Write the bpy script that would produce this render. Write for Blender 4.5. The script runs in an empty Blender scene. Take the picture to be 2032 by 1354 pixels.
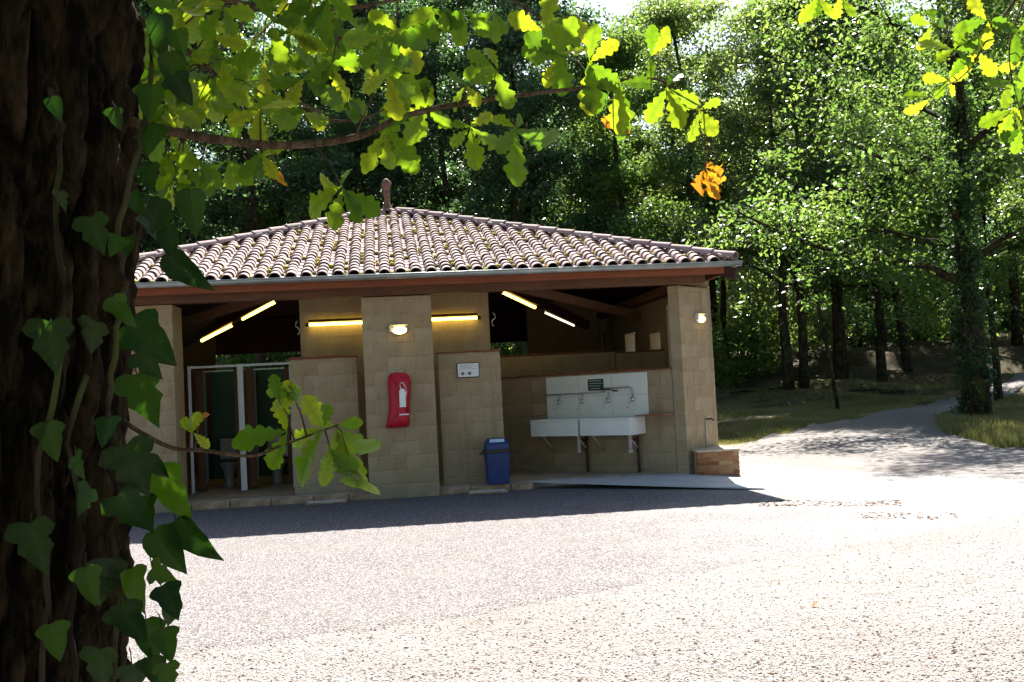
import bpy, bmesh, math, random
import numpy as np
from mathutils import Matrix, Vector
from mathutils import noise as mnoise

random.seed(7)
rng = np.random.default_rng(7)
SC = bpy.context.scene
COL = SC.collection
V = Vector
S2 = math.sqrt(.5)

# ------------------------------------------------------------------ camera
F, YAW, PITCH, ROLL, EYE = 2063.9, 0.1206, 0.0464, 0.0507, 1.46
_f = V((math.sin(YAW)*math.cos(PITCH), math.cos(YAW)*math.cos(PITCH), math.sin(PITCH)))
_r0 = V((math.cos(YAW), -math.sin(YAW), 0)); _u0 = _r0.cross(_f)
RX = _r0*math.cos(ROLL) - _u0*math.sin(ROLL)
UX = _u0*math.cos(ROLL) + _r0*math.sin(ROLL)
FX = _f
O = V((0, 0, EYE))
cam = bpy.data.cameras.new('camera'); co = bpy.data.objects.new('camera', cam); COL.objects.link(co)
cam.sensor_width = 36; cam.lens = F/2032*36; cam.clip_start = .05; cam.clip_end = 2000
m = Matrix((RX, UX, -FX)).transposed().to_4x4(); m.translation = O
co.matrix_world = m
SC.camera = co

# ------------------------------------------------------------------ world, sun, exposure
SUN_DIR = V((.60, 2.74, 3.2)).normalized()
w = bpy.data.worlds.new('World'); SC.world = w; w.use_nodes = True
nt = w.node_tree; nt.nodes.clear()
sky = nt.nodes.new('ShaderNodeTexSky'); sky.sky_type = 'NISHITA'; sky.sun_disc = False
sky.sun_elevation = math.asin(SUN_DIR.z); sky.sun_rotation = math.atan2(SUN_DIR.x, SUN_DIR.y)
sky.dust_density = 1.6; sky.air_density = 1.0
bg = nt.nodes.new('ShaderNodeBackground'); bg.inputs[1].default_value = .05
wo = nt.nodes.new('ShaderNodeOutputWorld')
nt.links.new(sky.outputs[0], bg.inputs[0]); nt.links.new(bg.outputs[0], wo.inputs[0])
sl = bpy.data.lights.new('sun', 'SUN'); sl.energy = 5.0; sl.angle = math.radians(.6); sl.color = (1, .95, .86)
so = bpy.data.objects.new('sun', sl); COL.objects.link(so)
so.rotation_euler = SUN_DIR.to_track_quat('Z', 'Y').to_euler(); so.location = (0, 0, 30)
SC.view_settings.view_transform = 'Standard'; SC.view_settings.look = 'None'
SC.view_settings.gamma = 1; SC.view_settings.exposure = 2.2; SC.view_settings.use_curve_mapping = False
SC.render.engine = 'CYCLES'
SC.cycles.max_bounces = 8; SC.cycles.transmission_bounces = 4; SC.cycles.diffuse_bounces = 5

# ------------------------------------------------------------------ helpers
def at(x, y, d):
    """point seen at photo pixel x, y, d metres along the view axis"""
    return O + (FX + RX*((x-1016)/F) - UX*((y-677)/F))*d

WM = {}
def put(o, parent=None, world=None):
    world = world if world is not None else Matrix.Identity(4)
    WM[o.name] = world
    if parent is not None:
        o.parent = parent
        o.matrix_local = WM[parent.name].inverted() @ world
    else:
        o.matrix_local = world
    return o

def tag(o, label=None, cat=None, group=None, kind=None):
    if label: o['label'] = label
    if cat: o['category'] = cat
    if group: o['group'] = group
    if kind: o['kind'] = kind
    return o

def link(name, me, parent=None, world=None):
    o = bpy.data.objects.new(name, me); COL.objects.link(o)
    return put(o, parent, world)

def empty(name, loc, label, cat, group=None, rz=0):
    o = bpy.data.objects.new(name, None); o.empty_display_size = .1; COL.objects.link(o)
    put(o, None, Matrix.Translation(V(loc)) @ Matrix.Rotation(rz, 4, 'Z'))
    return tag(o, label, cat, group)

def T(x, y, z, rz=0):
    return Matrix.Translation((x, y, z)) @ Matrix.Rotation(rz, 4, 'Z')

class MB:
    """mesh builder"""
    def __init__(s): s.v = []; s.f = []; s.sm = []
    def add(s, vs, fs, smooth=False):
        n = len(s.v); s.v += [tuple(p) for p in vs]
        s.f += [tuple(i+n for i in f) for f in fs]; s.sm += [smooth]*len(fs); return s
    def box(s, x0, x1, y0, y1, z0, z1, M=None):
        vs = [V((x, y, z)) for z in (z0, z1) for x, y in ((x0, y0), (x1, y0), (x1, y1), (x0, y1))]
        if M is not None: vs = [M @ p for p in vs]
        return s.add(vs, [(3, 2, 1, 0), (4, 5, 6, 7), (0, 1, 5, 4), (1, 2, 6, 5), (2, 3, 7, 6), (3, 0, 4, 7)])
    def tube(s, pts, rad, n=8, cap=True):
        pts = [V(p) for p in pts]
        if not hasattr(rad, '__len__'): rad = [rad]*len(pts)
        vs = []; up = V((0, 0, 1))
        for i, p in enumerate(pts):
            d = (pts[min(i+1, len(pts)-1)] - pts[max(i-1, 0)]).normalized()
            a = d.cross(up)
            if a.length < .05: a = d.cross(V((0, 1, 0)))
            a.normalize(); b = d.cross(a)
            for k in range(n):
                t = 2*math.pi*k/n
                vs.append(p + (a*math.cos(t) + b*math.sin(t))*rad[i])
        fs = [(i*n+k, i*n+(k+1) % n, (i+1)*n+(k+1) % n, (i+1)*n+k) for i in range(len(pts)-1) for k in range(n)]
        if cap: fs += [tuple(range(n-1, -1, -1)), tuple((len(pts)-1)*n+k for k in range(n))]
        return s.add(vs, fs, True)
    def lathe(s, prof, n=16, c=(0, 0, 0), sx=1, sy=1, M=None):
        vs = [V((c[0]+r*sx*math.cos(2*math.pi*k/n), c[1]+r*sy*math.sin(2*math.pi*k/n), c[2]+z)) for r, z in prof for k in range(n)]
        if M is not None: vs = [M @ p for p in vs]
        L = len(prof)
        fs = [(i*n+k, i*n+(k+1) % n, (i+1)*n+(k+1) % n, (i+1)*n+k) for i in range(L-1) for k in range(n)]
        fs += [tuple(range(n-1, -1, -1)), tuple((L-1)*n+k for k in range(n))]
        return s.add(vs, fs, True)
    def prism(s, poly, z0, z1):
        n = len(poly)
        vs = [(x, y, z0) for x, y in poly] + [(x, y, z1) for x, y in poly]
        return s.add(vs, [tuple(range(n-1, -1, -1)), tuple(range(n, 2*n))] + [(i, (i+1) % n, n+(i+1) % n, n+i) for i in range(n)])
    def mesh(s, name, mat, bevel=0):
        me = bpy.data.meshes.new(name); me.from_pydata(s.v, [], s.f)
        me.polygons.foreach_set('use_smooth', s.sm)
        if bevel:
            bm = bmesh.new(); bm.from_mesh(me)
            bmesh.ops.bevel(bm, geom=bm.edges[:], offset=bevel, segments=1, affect='EDGES', clamp_overlap=True)
            bm.to_mesh(me); bm.free()
        me.materials.append(mat); return me
    def build(s, name, mat, parent=None, world=None, bevel=0):
        return link(name, s.mesh(name, mat, bevel), parent, world)

def np_mesh(name, verts, faces, mat, smooth=False, k=4):
    """fast mesh of equal k-gons from numpy arrays"""
    me = bpy.data.meshes.new(name)
    n = len(faces)
    me.vertices.add(len(verts)); me.vertices.foreach_set('co', np.asarray(verts, 'f').ravel())
    me.loops.add(n*k); me.loops.foreach_set('vertex_index', np.asarray(faces, 'i').ravel())
    me.polygons.add(n); me.polygons.foreach_set('loop_start', np.arange(0, n*k, k, dtype='i'))
    me.polygons.foreach_set('loop_total', np.full(n, k, 'i'))
    me.update(calc_edges=True)
    me.polygons.foreach_set('use_smooth', np.full(n, smooth))
    if mat: me.materials.append(mat)
    return me

def grid_faces(nu, nv, wrap=False):
    i, j = np.meshgrid(np.arange(nu if wrap else nu-1), np.arange(nv-1), indexing='ij')
    i2 = (i+1) % nu
    return np.stack([i*nv+j, i2*nv+j, i2*nv+j+1, i*nv+j+1], -1).reshape(-1, 4)

# ------------------------------------------------------------------ materials
class N:
    def __init__(s, name):
        s.m = bpy.data.materials.new(name); s.m.use_nodes = True
        s.t = s.m.node_tree; s.n = s.t.nodes; s.l = s.t.links
        s.b = s.n['Principled BSDF']; s.out = s.n['Material Output']
        s.co = s.n.new('ShaderNodeTexCoord')
    def noise(s, scale, det=4, vec=None, stretch=None, rough=.55):
        t = s.n.new('ShaderNodeTexNoise'); t.inputs['Scale'].default_value = scale
        t.inputs['Detail'].default_value = det; t.inputs['Roughness'].default_value = rough
        src = vec or s.co.outputs['Object']
        if stretch:
            mp = s.n.new('ShaderNodeMapping'); mp.inputs['Scale'].default_value = stretch
            s.l.new(src, mp.inputs[0]); src = mp.outputs[0]
        s.l.new(src, t.inputs['Vector']); return t.outputs['Fac']
    def voro(s, scale, feat='F1', vec=None, out='Distance'):
        t = s.n.new('ShaderNodeTexVoronoi'); t.feature = feat; t.inputs['Scale'].default_value = scale
        s.l.new(vec or s.co.outputs['Object'], t.inputs['Vector']); return t.outputs[out]
    def ramp(s, fac, stops):
        r = s.n.new('ShaderNodeValToRGB'); s.l.new(fac, r.inputs[0]); e = r.color_ramp.elements
        while len(e) < len(stops): e.new(.5)
        for k, (p, c) in enumerate(stops):
            e[k].position = p; e[k].color = (*c, 1) if hasattr(c, '__len__') else (c, c, c, 1)
        return r.outputs[0]
    def mix(s, fac, a, b, mode='MIX'):
        x = s.n.new('ShaderNodeMix'); x.data_type = 'RGBA'; x.blend_type = mode
        for i, v in ((0, fac), (6, a), (7, b)):
            if isinstance(v, (int, float)): x.inputs[i].default_value = v if i == 0 else (v, v, v, 1)
            elif isinstance(v, tuple): x.inputs[i].default_value = (*v, 1)
            else: s.l.new(v, x.inputs[i])
        return x.outputs[2]
    def math(s, op, a, b=0.):
        x = s.n.new('ShaderNodeMath'); x.operation = op
        for i, v in ((0, a), (1, b)):
            if isinstance(v, (int, float)): x.inputs[i].default_value = v
            else: s.l.new(v, x.inputs[i])
        return x.outputs[0]
    def objrand(s):
        return s.n.new('ShaderNodeObjectInfo').outputs['Random']
    def col(s, c):
        if isinstance(c, tuple): s.b.inputs['Base Color'].default_value = (*c, 1)
        else: s.l.new(c, s.b.inputs['Base Color'])
    def set(s, rough=.8, spec=.3, metal=0):
        s.b.inputs['Roughness'].default_value = rough
        s.b.inputs['Specular IOR Level'].default_value = spec
        s.b.inputs['Metallic'].default_value = metal
    def bump(s, h, st=.3, dist=.01):
        b = s.n.new('ShaderNodeBump'); b.inputs['Strength'].default_value = st; b.inputs['Distance'].default_value = dist
        s.l.new(h, b.inputs['Height']); s.l.new(b.outputs[0], s.b.inputs['Normal']); return b

def simple(name, c, rough=.6, spec=.3, metal=0, var=.25, scale=12, bump=.15, dist=.004):
    s = N(name); n_ = s.noise(scale, 5)
    c2 = tuple(max(0, v*(1-var)) for v in c); c3 = tuple(min(1, v*(1+var)) for v in c)
    s.col(s.ramp(n_, [(.3, c2), (.7, c3)])); s.set(rough, spec, metal); s.bump(s.noise(scale*6, 3), bump, dist)
    return s.m

def mat_block():
    s = N('sandstone_block'); r = s.objrand()
    base = s.ramp(r, [(0, (.33, .25, .145)), (.35, (.365, .285, .168)), (.7, (.395, .31, .20)), (1, (.335, .265, .165))])
    c = s.mix(s.ramp(s.noise(3, 5), [(.35, 0), (.7, .35)]), base, (.19, .135, .085))
    c = s.mix(s.ramp(s.noise(60, 3), [(.45, 0), (.75, .3)]), c, (.40, .33, .24))
    gp = s.n.new('ShaderNodeNewGeometry').outputs['Position']
    c = s.mix(s.ramp(s.noise(2.2, 5, gp, stretch=(2.5, 2.5, .35), rough=.65), [(.50, 0), (.70, .45)]), c, (.17, .13, .085))
    c = s.mix(s.ramp(s.noise(28, 3), [(.60, 0), (.68, .35)]), c, (.15, .11, .07))
    # weathered grey-green foot where rain splashes
    geo = s.n.new('ShaderNodeNewGeometry'); sx = s.n.new('ShaderNodeSeparateXYZ'); s.l.new(geo.outputs['Position'], sx.inputs[0])
    k = s.math('SUBTRACT', s.math('MULTIPLY', s.noise(2.3, 4, geo.outputs['Position']), .9), sx.outputs['Z'])
    c = s.mix(s.ramp(k, [(.0, 0), (.45, .65)]), c, (.20, .19, .135))
    s.col(c); s.set(.92, .15)
    s.bump(s.noise(70, 6, rough=.7), .7, .006); return s.m
def mat_mortar():
    return simple('mortar', (.37, .30, .20), .95, .1, var=.12, scale=20)
def mat_tile():
    s = N('clay_tile'); r = s.objrand()
    geo = s.n.new('ShaderNodeNewGeometry'); P = geo.outputs['Position']
    base = s.ramp(r, [(0, (.25, .165, .155)), (.3, (.33, .24, .235)), (.6, (.29, .235, .24)), (.85, (.39, .28, .265)), (1, (.18, .145, .15))])
    c = s.mix(s.ramp(s.noise(1.4, 4, P), [(.42, 0), (.68, .6)]), base, (.14, .12, .135))
    c = s.mix(s.ramp(s.noise(22, 4, P), [(.45, 0), (.7, .5)]), c, (.36, .29, .27))
    c = s.mix(s.ramp(s.noise(9, 5, P), [(.63, 0), (.70, .65)]), c, (.33, .30, .07))
    s.col(c); s.set(.9, .15); s.bump(s.noise(50, 4, P), .4, .004); return s.m
def mat_wood(name, a, b, rough=.7):
    s = N(name)
    c = s.ramp(s.noise(3, 6, stretch=(1, 12, 12)), [(.3, a), (.7, b)])
    c = s.mix(s.ramp(s.noise(1.3, 3), [(.45, 0), (.7, .4)]), c, tuple(v*.55 for v in a))
    s.col(c); s.set(rough, .25); s.bump(s.noise(6, 5, stretch=(1, 14, 14)), .3, .004); return s.m
def mat_leaf(name, stops, trans, amt=.5, rough=.4, spec=.5, spots=0, vein=False, clump=0., va=.35):
    s = N(name); r = s.objrand()
    src = r
    if clump: src = s.noise(clump, 2, s.co.outputs['Object'], rough=.7)
    if clump: stops = [(.2+.6*p, c) for p, c in stops]; trans = [(.2+.6*p, c) for p, c in trans]
    c = s.ramp(src, stops); tc = s.ramp(src, trans)
    if vein:
        uv = s.n.new('ShaderNodeAttribute'); uv.attribute_name = 'vein'
        vf = s.math('MULTIPLY', uv.outputs['Fac'], va)
        c = s.mix(vf, c, (.11, .14, .05)); tc = s.mix(vf, tc, (.05, .09, .01))
        bl = s.ramp(s.noise(18, 4), [(.4, 0), (.65, .3)])
        tc = s.mix(bl, tc, (.10, .19, .01))
    if spots:
        off = s.n.new('ShaderNodeVectorMath'); off.operation = 'ADD'
        s.l.new(s.co.outputs['Object'], off.inputs[0])
        cx = s.n.new('ShaderNodeCombineXYZ'); s.l.new(s.math('MULTIPLY', r, 37.), cx.inputs[0]); s.l.new(cx.outputs[0], off.inputs[1])
        k = s.ramp(s.noise(26, 3, off.outputs[0]), [(spots, 0), (spots+.05, .9)])
        c = s.mix(k, c, (.16, .07, .02)); tc = s.mix(k, tc, (.30, .10, .01))
    s.col(c); s.set(rough, spec)
    if vein: s.bump(s.n.new('ShaderNodeAttribute').outputs['Fac'], 0, .001)
    tr = s.n.new('ShaderNodeBsdfTranslucent'); s.l.new(tc, tr.inputs[0])
    mx = s.n.new('ShaderNodeMixShader'); mx.inputs[0].default_value = amt
    s.l.new(s.b.outputs[0], mx.inputs[1]); s.l.new(tr.outputs[0], mx.inputs[2]); s.l.new(mx.outputs[0], s.out.inputs[0])
    return s.m
def mat_emit(name, c, st):
    s = N(name); s.col(c); s.b.inputs['Emission Color'].default_value = (*c, 1); s.b.inputs['Emission Strength'].default_value = st
    return s.m
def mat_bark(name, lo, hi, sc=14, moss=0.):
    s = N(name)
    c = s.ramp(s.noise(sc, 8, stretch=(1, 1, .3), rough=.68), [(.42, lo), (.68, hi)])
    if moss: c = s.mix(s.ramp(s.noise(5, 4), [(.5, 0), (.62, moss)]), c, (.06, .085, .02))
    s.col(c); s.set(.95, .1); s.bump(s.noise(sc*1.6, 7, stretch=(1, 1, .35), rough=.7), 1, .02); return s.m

M = dict(
    block=mat_block(), mortar=mat_mortar(), tile=mat_tile(),
    coping=simple('red_clay_coping', (.20, .07, .04), .9, .1, var=.4, scale=30),
    fascia=mat_wood('red_brown_fascia_wood', (.19, .055, .028), (.27, .085, .04)),
    beam=mat_wood('brown_beam_wood', (.10, .045, .025), (.16, .075, .045)),
    rafter=mat_wood('dark_ceiling_wood', (.035, .014, .010), (.06, .022, .016)),
    zinc=simple('weathered_zinc', (.33, .37, .38), .45, .5, .6, var=.2, scale=5),
    moss=simple('yellow_moss', (.36, .31, .05), .95, .1, var=.4, scale=60),
    floor=simple('tan_concrete', (.30, .26, .20), .85, .2, var=.25, scale=4),
    step=simple('stained_step_edge', (.28, .20, .13), .9, .2, var=.5, scale=6),
    ramp=simple('smooth_grey_ramp_screed', (.44, .46, .47), .55, .4, var=.12, scale=3),
    enamel=simple('white_sink_ceramic', (.72, .76, .76), .2, .5, var=.04, scale=4, bump=.02),
    panel=simple('white_splash_tile', (.66, .68, .64), .3, .5, var=.06, scale=3, bump=.02),
    chrome=simple('chrome', (.6, .6, .6), .2, .5, 1, var=.05, scale=8, bump=0),
    steel=simple('galvanised_pipe', (.42, .44, .42), .4, .5, .5, var=.15, scale=10),
    pvc=simple('grey_drain_pvc', (.50, .46, .44), .5, .4, var=.1, scale=10),
    brown=simple('brown_pipe', (.06, .03, .022), .6, .3, var=.2),
    shelf=mat_wood('red_brown_shelf', (.24, .10, .06), (.35, .15, .09)),
    green=simple('dark_green_panel', (.014, .075, .05), .45, .4, var=.15, scale=3, bump=.02),
    jamb=mat_wood('brown_stall_wood', (.08, .035, .018), (.13, .055, .03)),
    alu=simple('white_painted_metal', (.72, .76, .78), .4, .5, var=.05, scale=5, bump=.02),
    wc=simple('grey_white_toilet_ceramic', (.26, .26, .25), .2, .5, var=.05, scale=5, bump=.02),
    bin=simple('blue_plastic', (.005, .030, .14), .4, .45, var=.12, scale=8, bump=.04),
    binlid=simple('navy_plastic', (.006, .025, .15), .4, .45, var=.12, scale=8, bump=.04),
    label=simple('pale_blue_label', (.45, .58, .72), .6, .3, var=.1),
    red=simple('red_vinyl', (.42, .006, .022), .4, .35, var=.25, scale=9, bump=.1, dist=.01),
    white=simple('white_print', (.75, .78, .80), .6, .3, var=.03),
    paper=simple('white_notice', (.70, .73, .76), .5, .4, var=.05),
    ink=simple('grey_ink', (.14, .15, .15), .8, .1, var=.2),
    frame=simple('dark_notice_frame', (.05, .04, .03), .6, .3),
    signgreen=simple('dark_green_sign', (.012, .06, .04), .5, .3, var=.15),
    lampbody=simple('white_lamp_housing', (.62, .60, .55), .5, .4, var=.08),
    lens=mat_emit('amber_lamp_glass', (1, .72, .18), 2.3),
    tubeon=mat_emit('yellow_fluorescent_tube', (1, .70, .10), 2.0),
    tubedim=mat_emit('dim_fluorescent_tube', (1, .80, .50), .8),
    tray=simple('tube_fitting', (.30, .30, .28), .5, .3),
    brick=None, stone=simple('pale_cap_stone', (.50, .42, .33), .9, .2, var=.15, scale=14),
    terracotta=simple('terracotta_finial', (.15, .09, .07), .85, .2, var=.3, scale=20),
    render=simple('cream_render', (.55, .50, .38), .9, .2, var=.1, scale=2),
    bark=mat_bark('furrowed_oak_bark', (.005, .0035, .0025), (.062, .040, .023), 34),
    treebark=mat_bark('forest_bark', (.018, .014, .010), (.065, .05, .036), 10, .7),
    twig=mat_bark('twig_bark', (.09, .055, .035), (.24, .17, .12), 60),
    oak=mat_leaf('oak_leaf_green', [(0, (.05, .11, .012)), (.5, (.08, .15, .015)), (1, (.12, .18, .02))],
                 [(0, (.06, .15, .004)), (.4, (.13, .25, .006)), (.75, (.26, .37, .010)), (1, (.42, .46, .014))], .58, .42, .4, spots=.74, vein=True),
    dry=mat_leaf('oak_leaf_orange', [(0, (.30, .11, .015)), (1, (.42, .22, .02))], [(0, (.42, .10, .006)), (1, (.55, .26, .01))], .5, .6, .3, vein=True),
    ivy=mat_leaf('ivy_leaf_green', [(0, (.002, .011, .004)), (.6, (.004, .018, .005)), (1, (.009, .030, .005))],
                 [(0, (.008, .045, .004)), (.7, (.03, .11, .005)), (1, (.12, .26, .006))], .34, .36, .22, vein=True, va=.10),
    crownA=mat_leaf('woodland_leaf', [(0, (.025, .060, .018)), (.5, (.045, .095, .022)), (1, (.085, .14, .03))],
                    [(0, (.07, .16, .03)), (.5, (.18, .31, .05)), (1, (.38, .48, .09))], .48, .38, .45, clump=1.1),
    crownB=mat_leaf('pale_oak_leaf', [(0, (.06, .095, .045)), (.5, (.10, .14, .065)), (1, (.16, .20, .09))],  # paler, greyer leaf green
                    [(0, (.11, .20, .04)), (.5, (.26, .37, .07)), (1, (.46, .52, .14))], .45, .36, .5, clump=1.3),
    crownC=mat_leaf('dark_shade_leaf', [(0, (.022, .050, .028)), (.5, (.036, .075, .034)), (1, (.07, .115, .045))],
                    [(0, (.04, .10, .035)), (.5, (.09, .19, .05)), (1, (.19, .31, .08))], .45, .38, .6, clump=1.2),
    grass=mat_leaf('grass_blade', [(0, (.12, .13, .045)), (.5, (.22, .20, .085)), (1, (.36, .29, .16))],
                   [(0, (.12, .17, .03)), (.6, (.24, .26, .06)), (1, (.34, .28, .12))], .35, .6, .3, clump=.5),
)
s_ = N('orange_brick'); s_.col(s_.mix(s_.ramp(s_.noise(40, 4), [(.4, 0), (.7, .4)]), s_.ramp(s_.objrand(), [(0, (.22, .07, .03)), (.3, (.36, .16, .07)), (.6, (.48, .29, .14)), (.8, (.26, .08, .035)), (1, (.40, .20, .09))]), (.16, .08, .05)))
s_.set(.9, .15); s_.bump(s_.noise(80, 4), .4, .004); M['brick'] = s_.m

# ------------------------------------------------------------------ terrain
def ss(a, b, x):
    t = np.clip((x-a)/(b-a), 0, 1); return t*t*(3-2*t)
def terr(x, y):
    x = np.asarray(x, float); y = np.asarray(y, float)
    d = np.hypot(x, y)
    z = np.interp(d, [0, 15, 20, 26, 34, 38, 43, 60, 100, 180, 400], [0, 0, .08, .30, .60, 1.15, 2.25, 3.1, 5.0, 9, 14])
    ang = np.arctan2(x, np.maximum(y, -1e9))
    wgt = np.maximum(ss(5.6, 9.5, x), ss(26, 33, y)) * ss(-8, 2, y)
    z = z*wgt
    lump = .16*np.sin(x*.9+1.3*np.sin(y*.35))*np.sin(y*.8+x*.3) + .10*np.sin(x*2.1+y*1.7)
    return z + lump*ss(31, 37, d)*wgt + .03*np.sin(x*1.3)*np.sin(y*1.1+2)*ss(18, 24, d)*wgt
def tz(x, y): return float(terr(x, y))

def polar_sheet(name, bear, rad_fn, mat, dz):
    """sheet over bearings `bear` (deg), radii rad_fn(b) -> 1-D array of equal length"""
    rows = []
    for b in bear:
        r = rad_fn(b); a = math.radians(b)
        x = r*math.sin(a); y = r*math.cos(a)
        rows.append(np.stack([x, y, terr(x, y)+dz], -1))
    v = np.array(rows); nu, nv = v.shape[:2]
    return np_mesh(name, v.reshape(-1, 3), grid_faces(nu, nv), mat, True)[0] if False else link(name, np_mesh(name, v.reshape(-1, 3), grid_faces(nu, nv)[:, ::-1], mat, True))

# ground material: woodland floor / thin grass
s_ = N('grass_and_leaf_litter'); P = s_.co.outputs['Object']
g = s_.ramp(s_.noise(.8, 6, rough=.7), [(.35, (.075, .075, .032)), (.48, (.15, .135, .065)), (.58, (.27, .22, .13)), (.72, (.34, .27, .19))])
lit = s_.ramp(s_.noise(6, 6, rough=.7), [(.35, (.018, .014, .009)), (.55, (.045, .035, .022)), (.75, (.12, .09, .055))])
sxy = s_.n.new('ShaderNodeSeparateXYZ'); s_.l.new(P, sxy.inputs[0])
dist = s_.n.new('ShaderNodeVectorMath'); dist.operation = 'LENGTH'; s_.l.new(P, dist.inputs[0])
k = s_.math('ADD', s_.math('MULTIPLY', s_.noise(.35, 4), 14.), dist.outputs['Value'])
s_.col(s_.mix(s_.ramp(s_.math('DIVIDE', s_.math('ADD', k, s_.math('MULTIPLY', s_.noise(1.2, 5, rough=.7), 16.)), 60.), [(.72, .15), (.92, .85)]), g, lit)); s_.set(.95, .1)
s_.bump(s_.noise(14, 6), .7, .05); M['ground'] = s_.m

# gravel yard
s_ = N('pale_gravel_and_worn_asphalt')
fine = s_.voro(75, 'F1', out='Color')
sp = s_.n.new('ShaderNodeSeparateColor'); s_.l.new(fine, sp.inputs[0])
base = s_.ramp(sp.outputs[0], [(0, (.10, .088, .088)), (.3, (.215, .203, .203)), (.8, (.27, .258, .258)), (1, (.36, .345, .34))])
big = s_.ramp(s_.noise(.5, 5), [(.38, 0), (.62, 1)])
c = s_.mix(big, base, s_.mix(.5, base, (.27, .248, .238)))
crk = s_.ramp(s_.noise(5, 8, stretch=(.28, 1.3, 1), rough=.75), [(.56, 0), (.66, .75)])
near = s_.ramp(s_.noise(.9, 3), [(.35, .25), (.6, 1)])
c = s_.mix(s_.math('MULTIPLY', crk, near), c, (.12, .09, .065))
c = s_.mix(s_.ramp(s_.noise(9, 4), [(.66, 0), (.72, .5)]), c, (.10, .075, .055))
c = s_.mix(s_.ramp(s_.noise(.7, 5), [(.60, 0), (.72, .3)]), c, (.30, .23, .17))
c = s_.mix(s_.ramp(s_.noise(.22, 6, rough=.65), [(.40, .0), (.62, .38)]), c, (.15, .125, .11))
c = s_.mix(s_.ramp(s_.noise(17, 3, stretch=(.5, 1.6, 1)), [(.66, 0), (.71, .85)]), c, (.055, .042, .036))
c = s_.mix(s_.ramp(s_.noise(.45, 5, stretch=(.35, 1.5, 1), rough=.6), [(.50, 0), (.62, .30)]), c, (.20, .17, .16))
s_.col(c); s_.set(.95, .12)
h = s_.math('ADD', s_.voro(75), s_.math('MULTIPLY', s_.noise(5, 8, stretch=(.28, 1.3, 1), rough=.75), 2.2))
s_.bump(h, .75, .02); M['gravel'] = s_.m
# asphalt
s_ = N('old_pinkish_asphalt')
sp = s_.n.new('ShaderNodeSeparateColor'); s_.l.new(s_.voro(95, 'F1', out='Color'), sp.inputs[0])
c = s_.ramp(sp.outputs[1], [(0, (.04, .034, .038)), (.35, (.095, .084, .088)), (.7, (.17, .150, .155)), (1, (.36, .33, .34))])
c = s_.mix(s_.ramp(s_.noise(.9, 5), [(.4, 0), (.65, .35)]), c, (.17, .155, .148))
c = s_.mix(s_.ramp(s_.noise(11, 3), [(.68, 0), (.73, .7)]), c, (.05, .04, .035))
sx_ = s_.n.new('ShaderNodeSeparateXYZ'); s_.l.new(s_.co.outputs['Object'], sx_.inputs[0])
kk = s_.math('ADD', s_.math('ADD', s_.math('MULTIPLY', sx_.outputs['X'], .30), s_.math('MULTIPLY', sx_.outputs['Y'], -.05)), s_.math('MULTIPLY', s_.noise(1.1, 5), 1.6))
c = s_.mix(s_.ramp(s_.math('MULTIPLY', kk, .5), [(.45, 0), (.95, 1)]), c, s_.ramp(sp.outputs[1], [(0, (.11, .10, .10)), (.35, (.21, .20, .20)), (.8, (.30, .285, .285)), (1, (.42, .40, .39))]))
s_.col(c); s_.set(.9, .2); s_.bump(s_.voro(95), .9, .012); M['asphalt'] = s_.m

def rn(b, seed=0., amp=.25, fr=1.):
    return amp*(mnoise.noise(V((b*fr, seed, 0))) + .6*mnoise.noise(V((b*fr*3.1, seed, 5))) + .4*mnoise.noise(V((b*fr*8, seed, 9))))

bears = sorted(set([round(b, 3) for b in np.arange(-45, 55, .5)] + list(range(-180, -45, 6)) + list(range(55, 181, 6))))
rg = np.concatenate([[0.01], np.linspace(1, 16, 12), np.linspace(17, 50, 110), np.geomspace(51, 900, 40)])
tag(polar_sheet('ground', bears, lambda b: rg, M['ground'], -.03), kind='structure')

YR = ([-180, -100, -60, -40, -20, 0, 12, 18.2, 22, 25.2, 28.3, 29.2, 31, 33.4, 40, 50, 80, 110, 180],
      [1.6, 2, 5, 10, 24, 26, 24, 21.8, 24.6, 27.3, 30.5, 22.5, 20.2, 18.6, 17.6, 16, 8, 2.5, 1.6])
def yard_r(b): return float(np.interp(b, *YR)) + rn(b, 1., 1.0, .9)*min(1, max(0, (float(b)+50)/20))
tt = np.concatenate([[.001], np.linspace(.04, 1, 46)])
bears2 = sorted(set([round(b, 3) for b in np.arange(-40, 52, .25)] + list(range(-180, -40, 5)) + list(range(52, 181, 5))))
tag(polar_sheet('gravel_yard', bears2, lambda b: tt*yard_r(b), M['gravel'], .0), kind='structure')

# the track that leaves the yard between the trees
trk = [(27.4, 25.8, 2.6), (29.0, 29.5, 2.3), (30.6, 32.6, 1.7), (32.4, 35.5, 1.6), (34.5, 38.0, 1.7), (37.5, 40.5, 1.8), (41, 43, 1.8)]
vs = []
for (b0, r0, w0), (b1, r1, w1) in zip(trk[:-1], trk[1:]):
    for k in range(6):
        t = k/6; b = math.radians(b0+(b1-b0)*t); r = r0+(r1-r0)*t; ww = w0+(w1-w0)*t
        for j in np.linspace(-1, 1, 9):
            rr = r + j*ww*(1+.45*mnoise.noise(V((b*60, j*2, 3))))
            x, y = rr*math.sin(b), rr*math.cos(b); vs.append((x, y, tz(x, y)+(.03 if abs(j) < .95 else -.06)))
tag(link('dirt_path', np_mesh('dirt_path', vs, grid_faces(36, 9)[:, ::-1], M['gravel'], True)), kind='structure')

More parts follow.
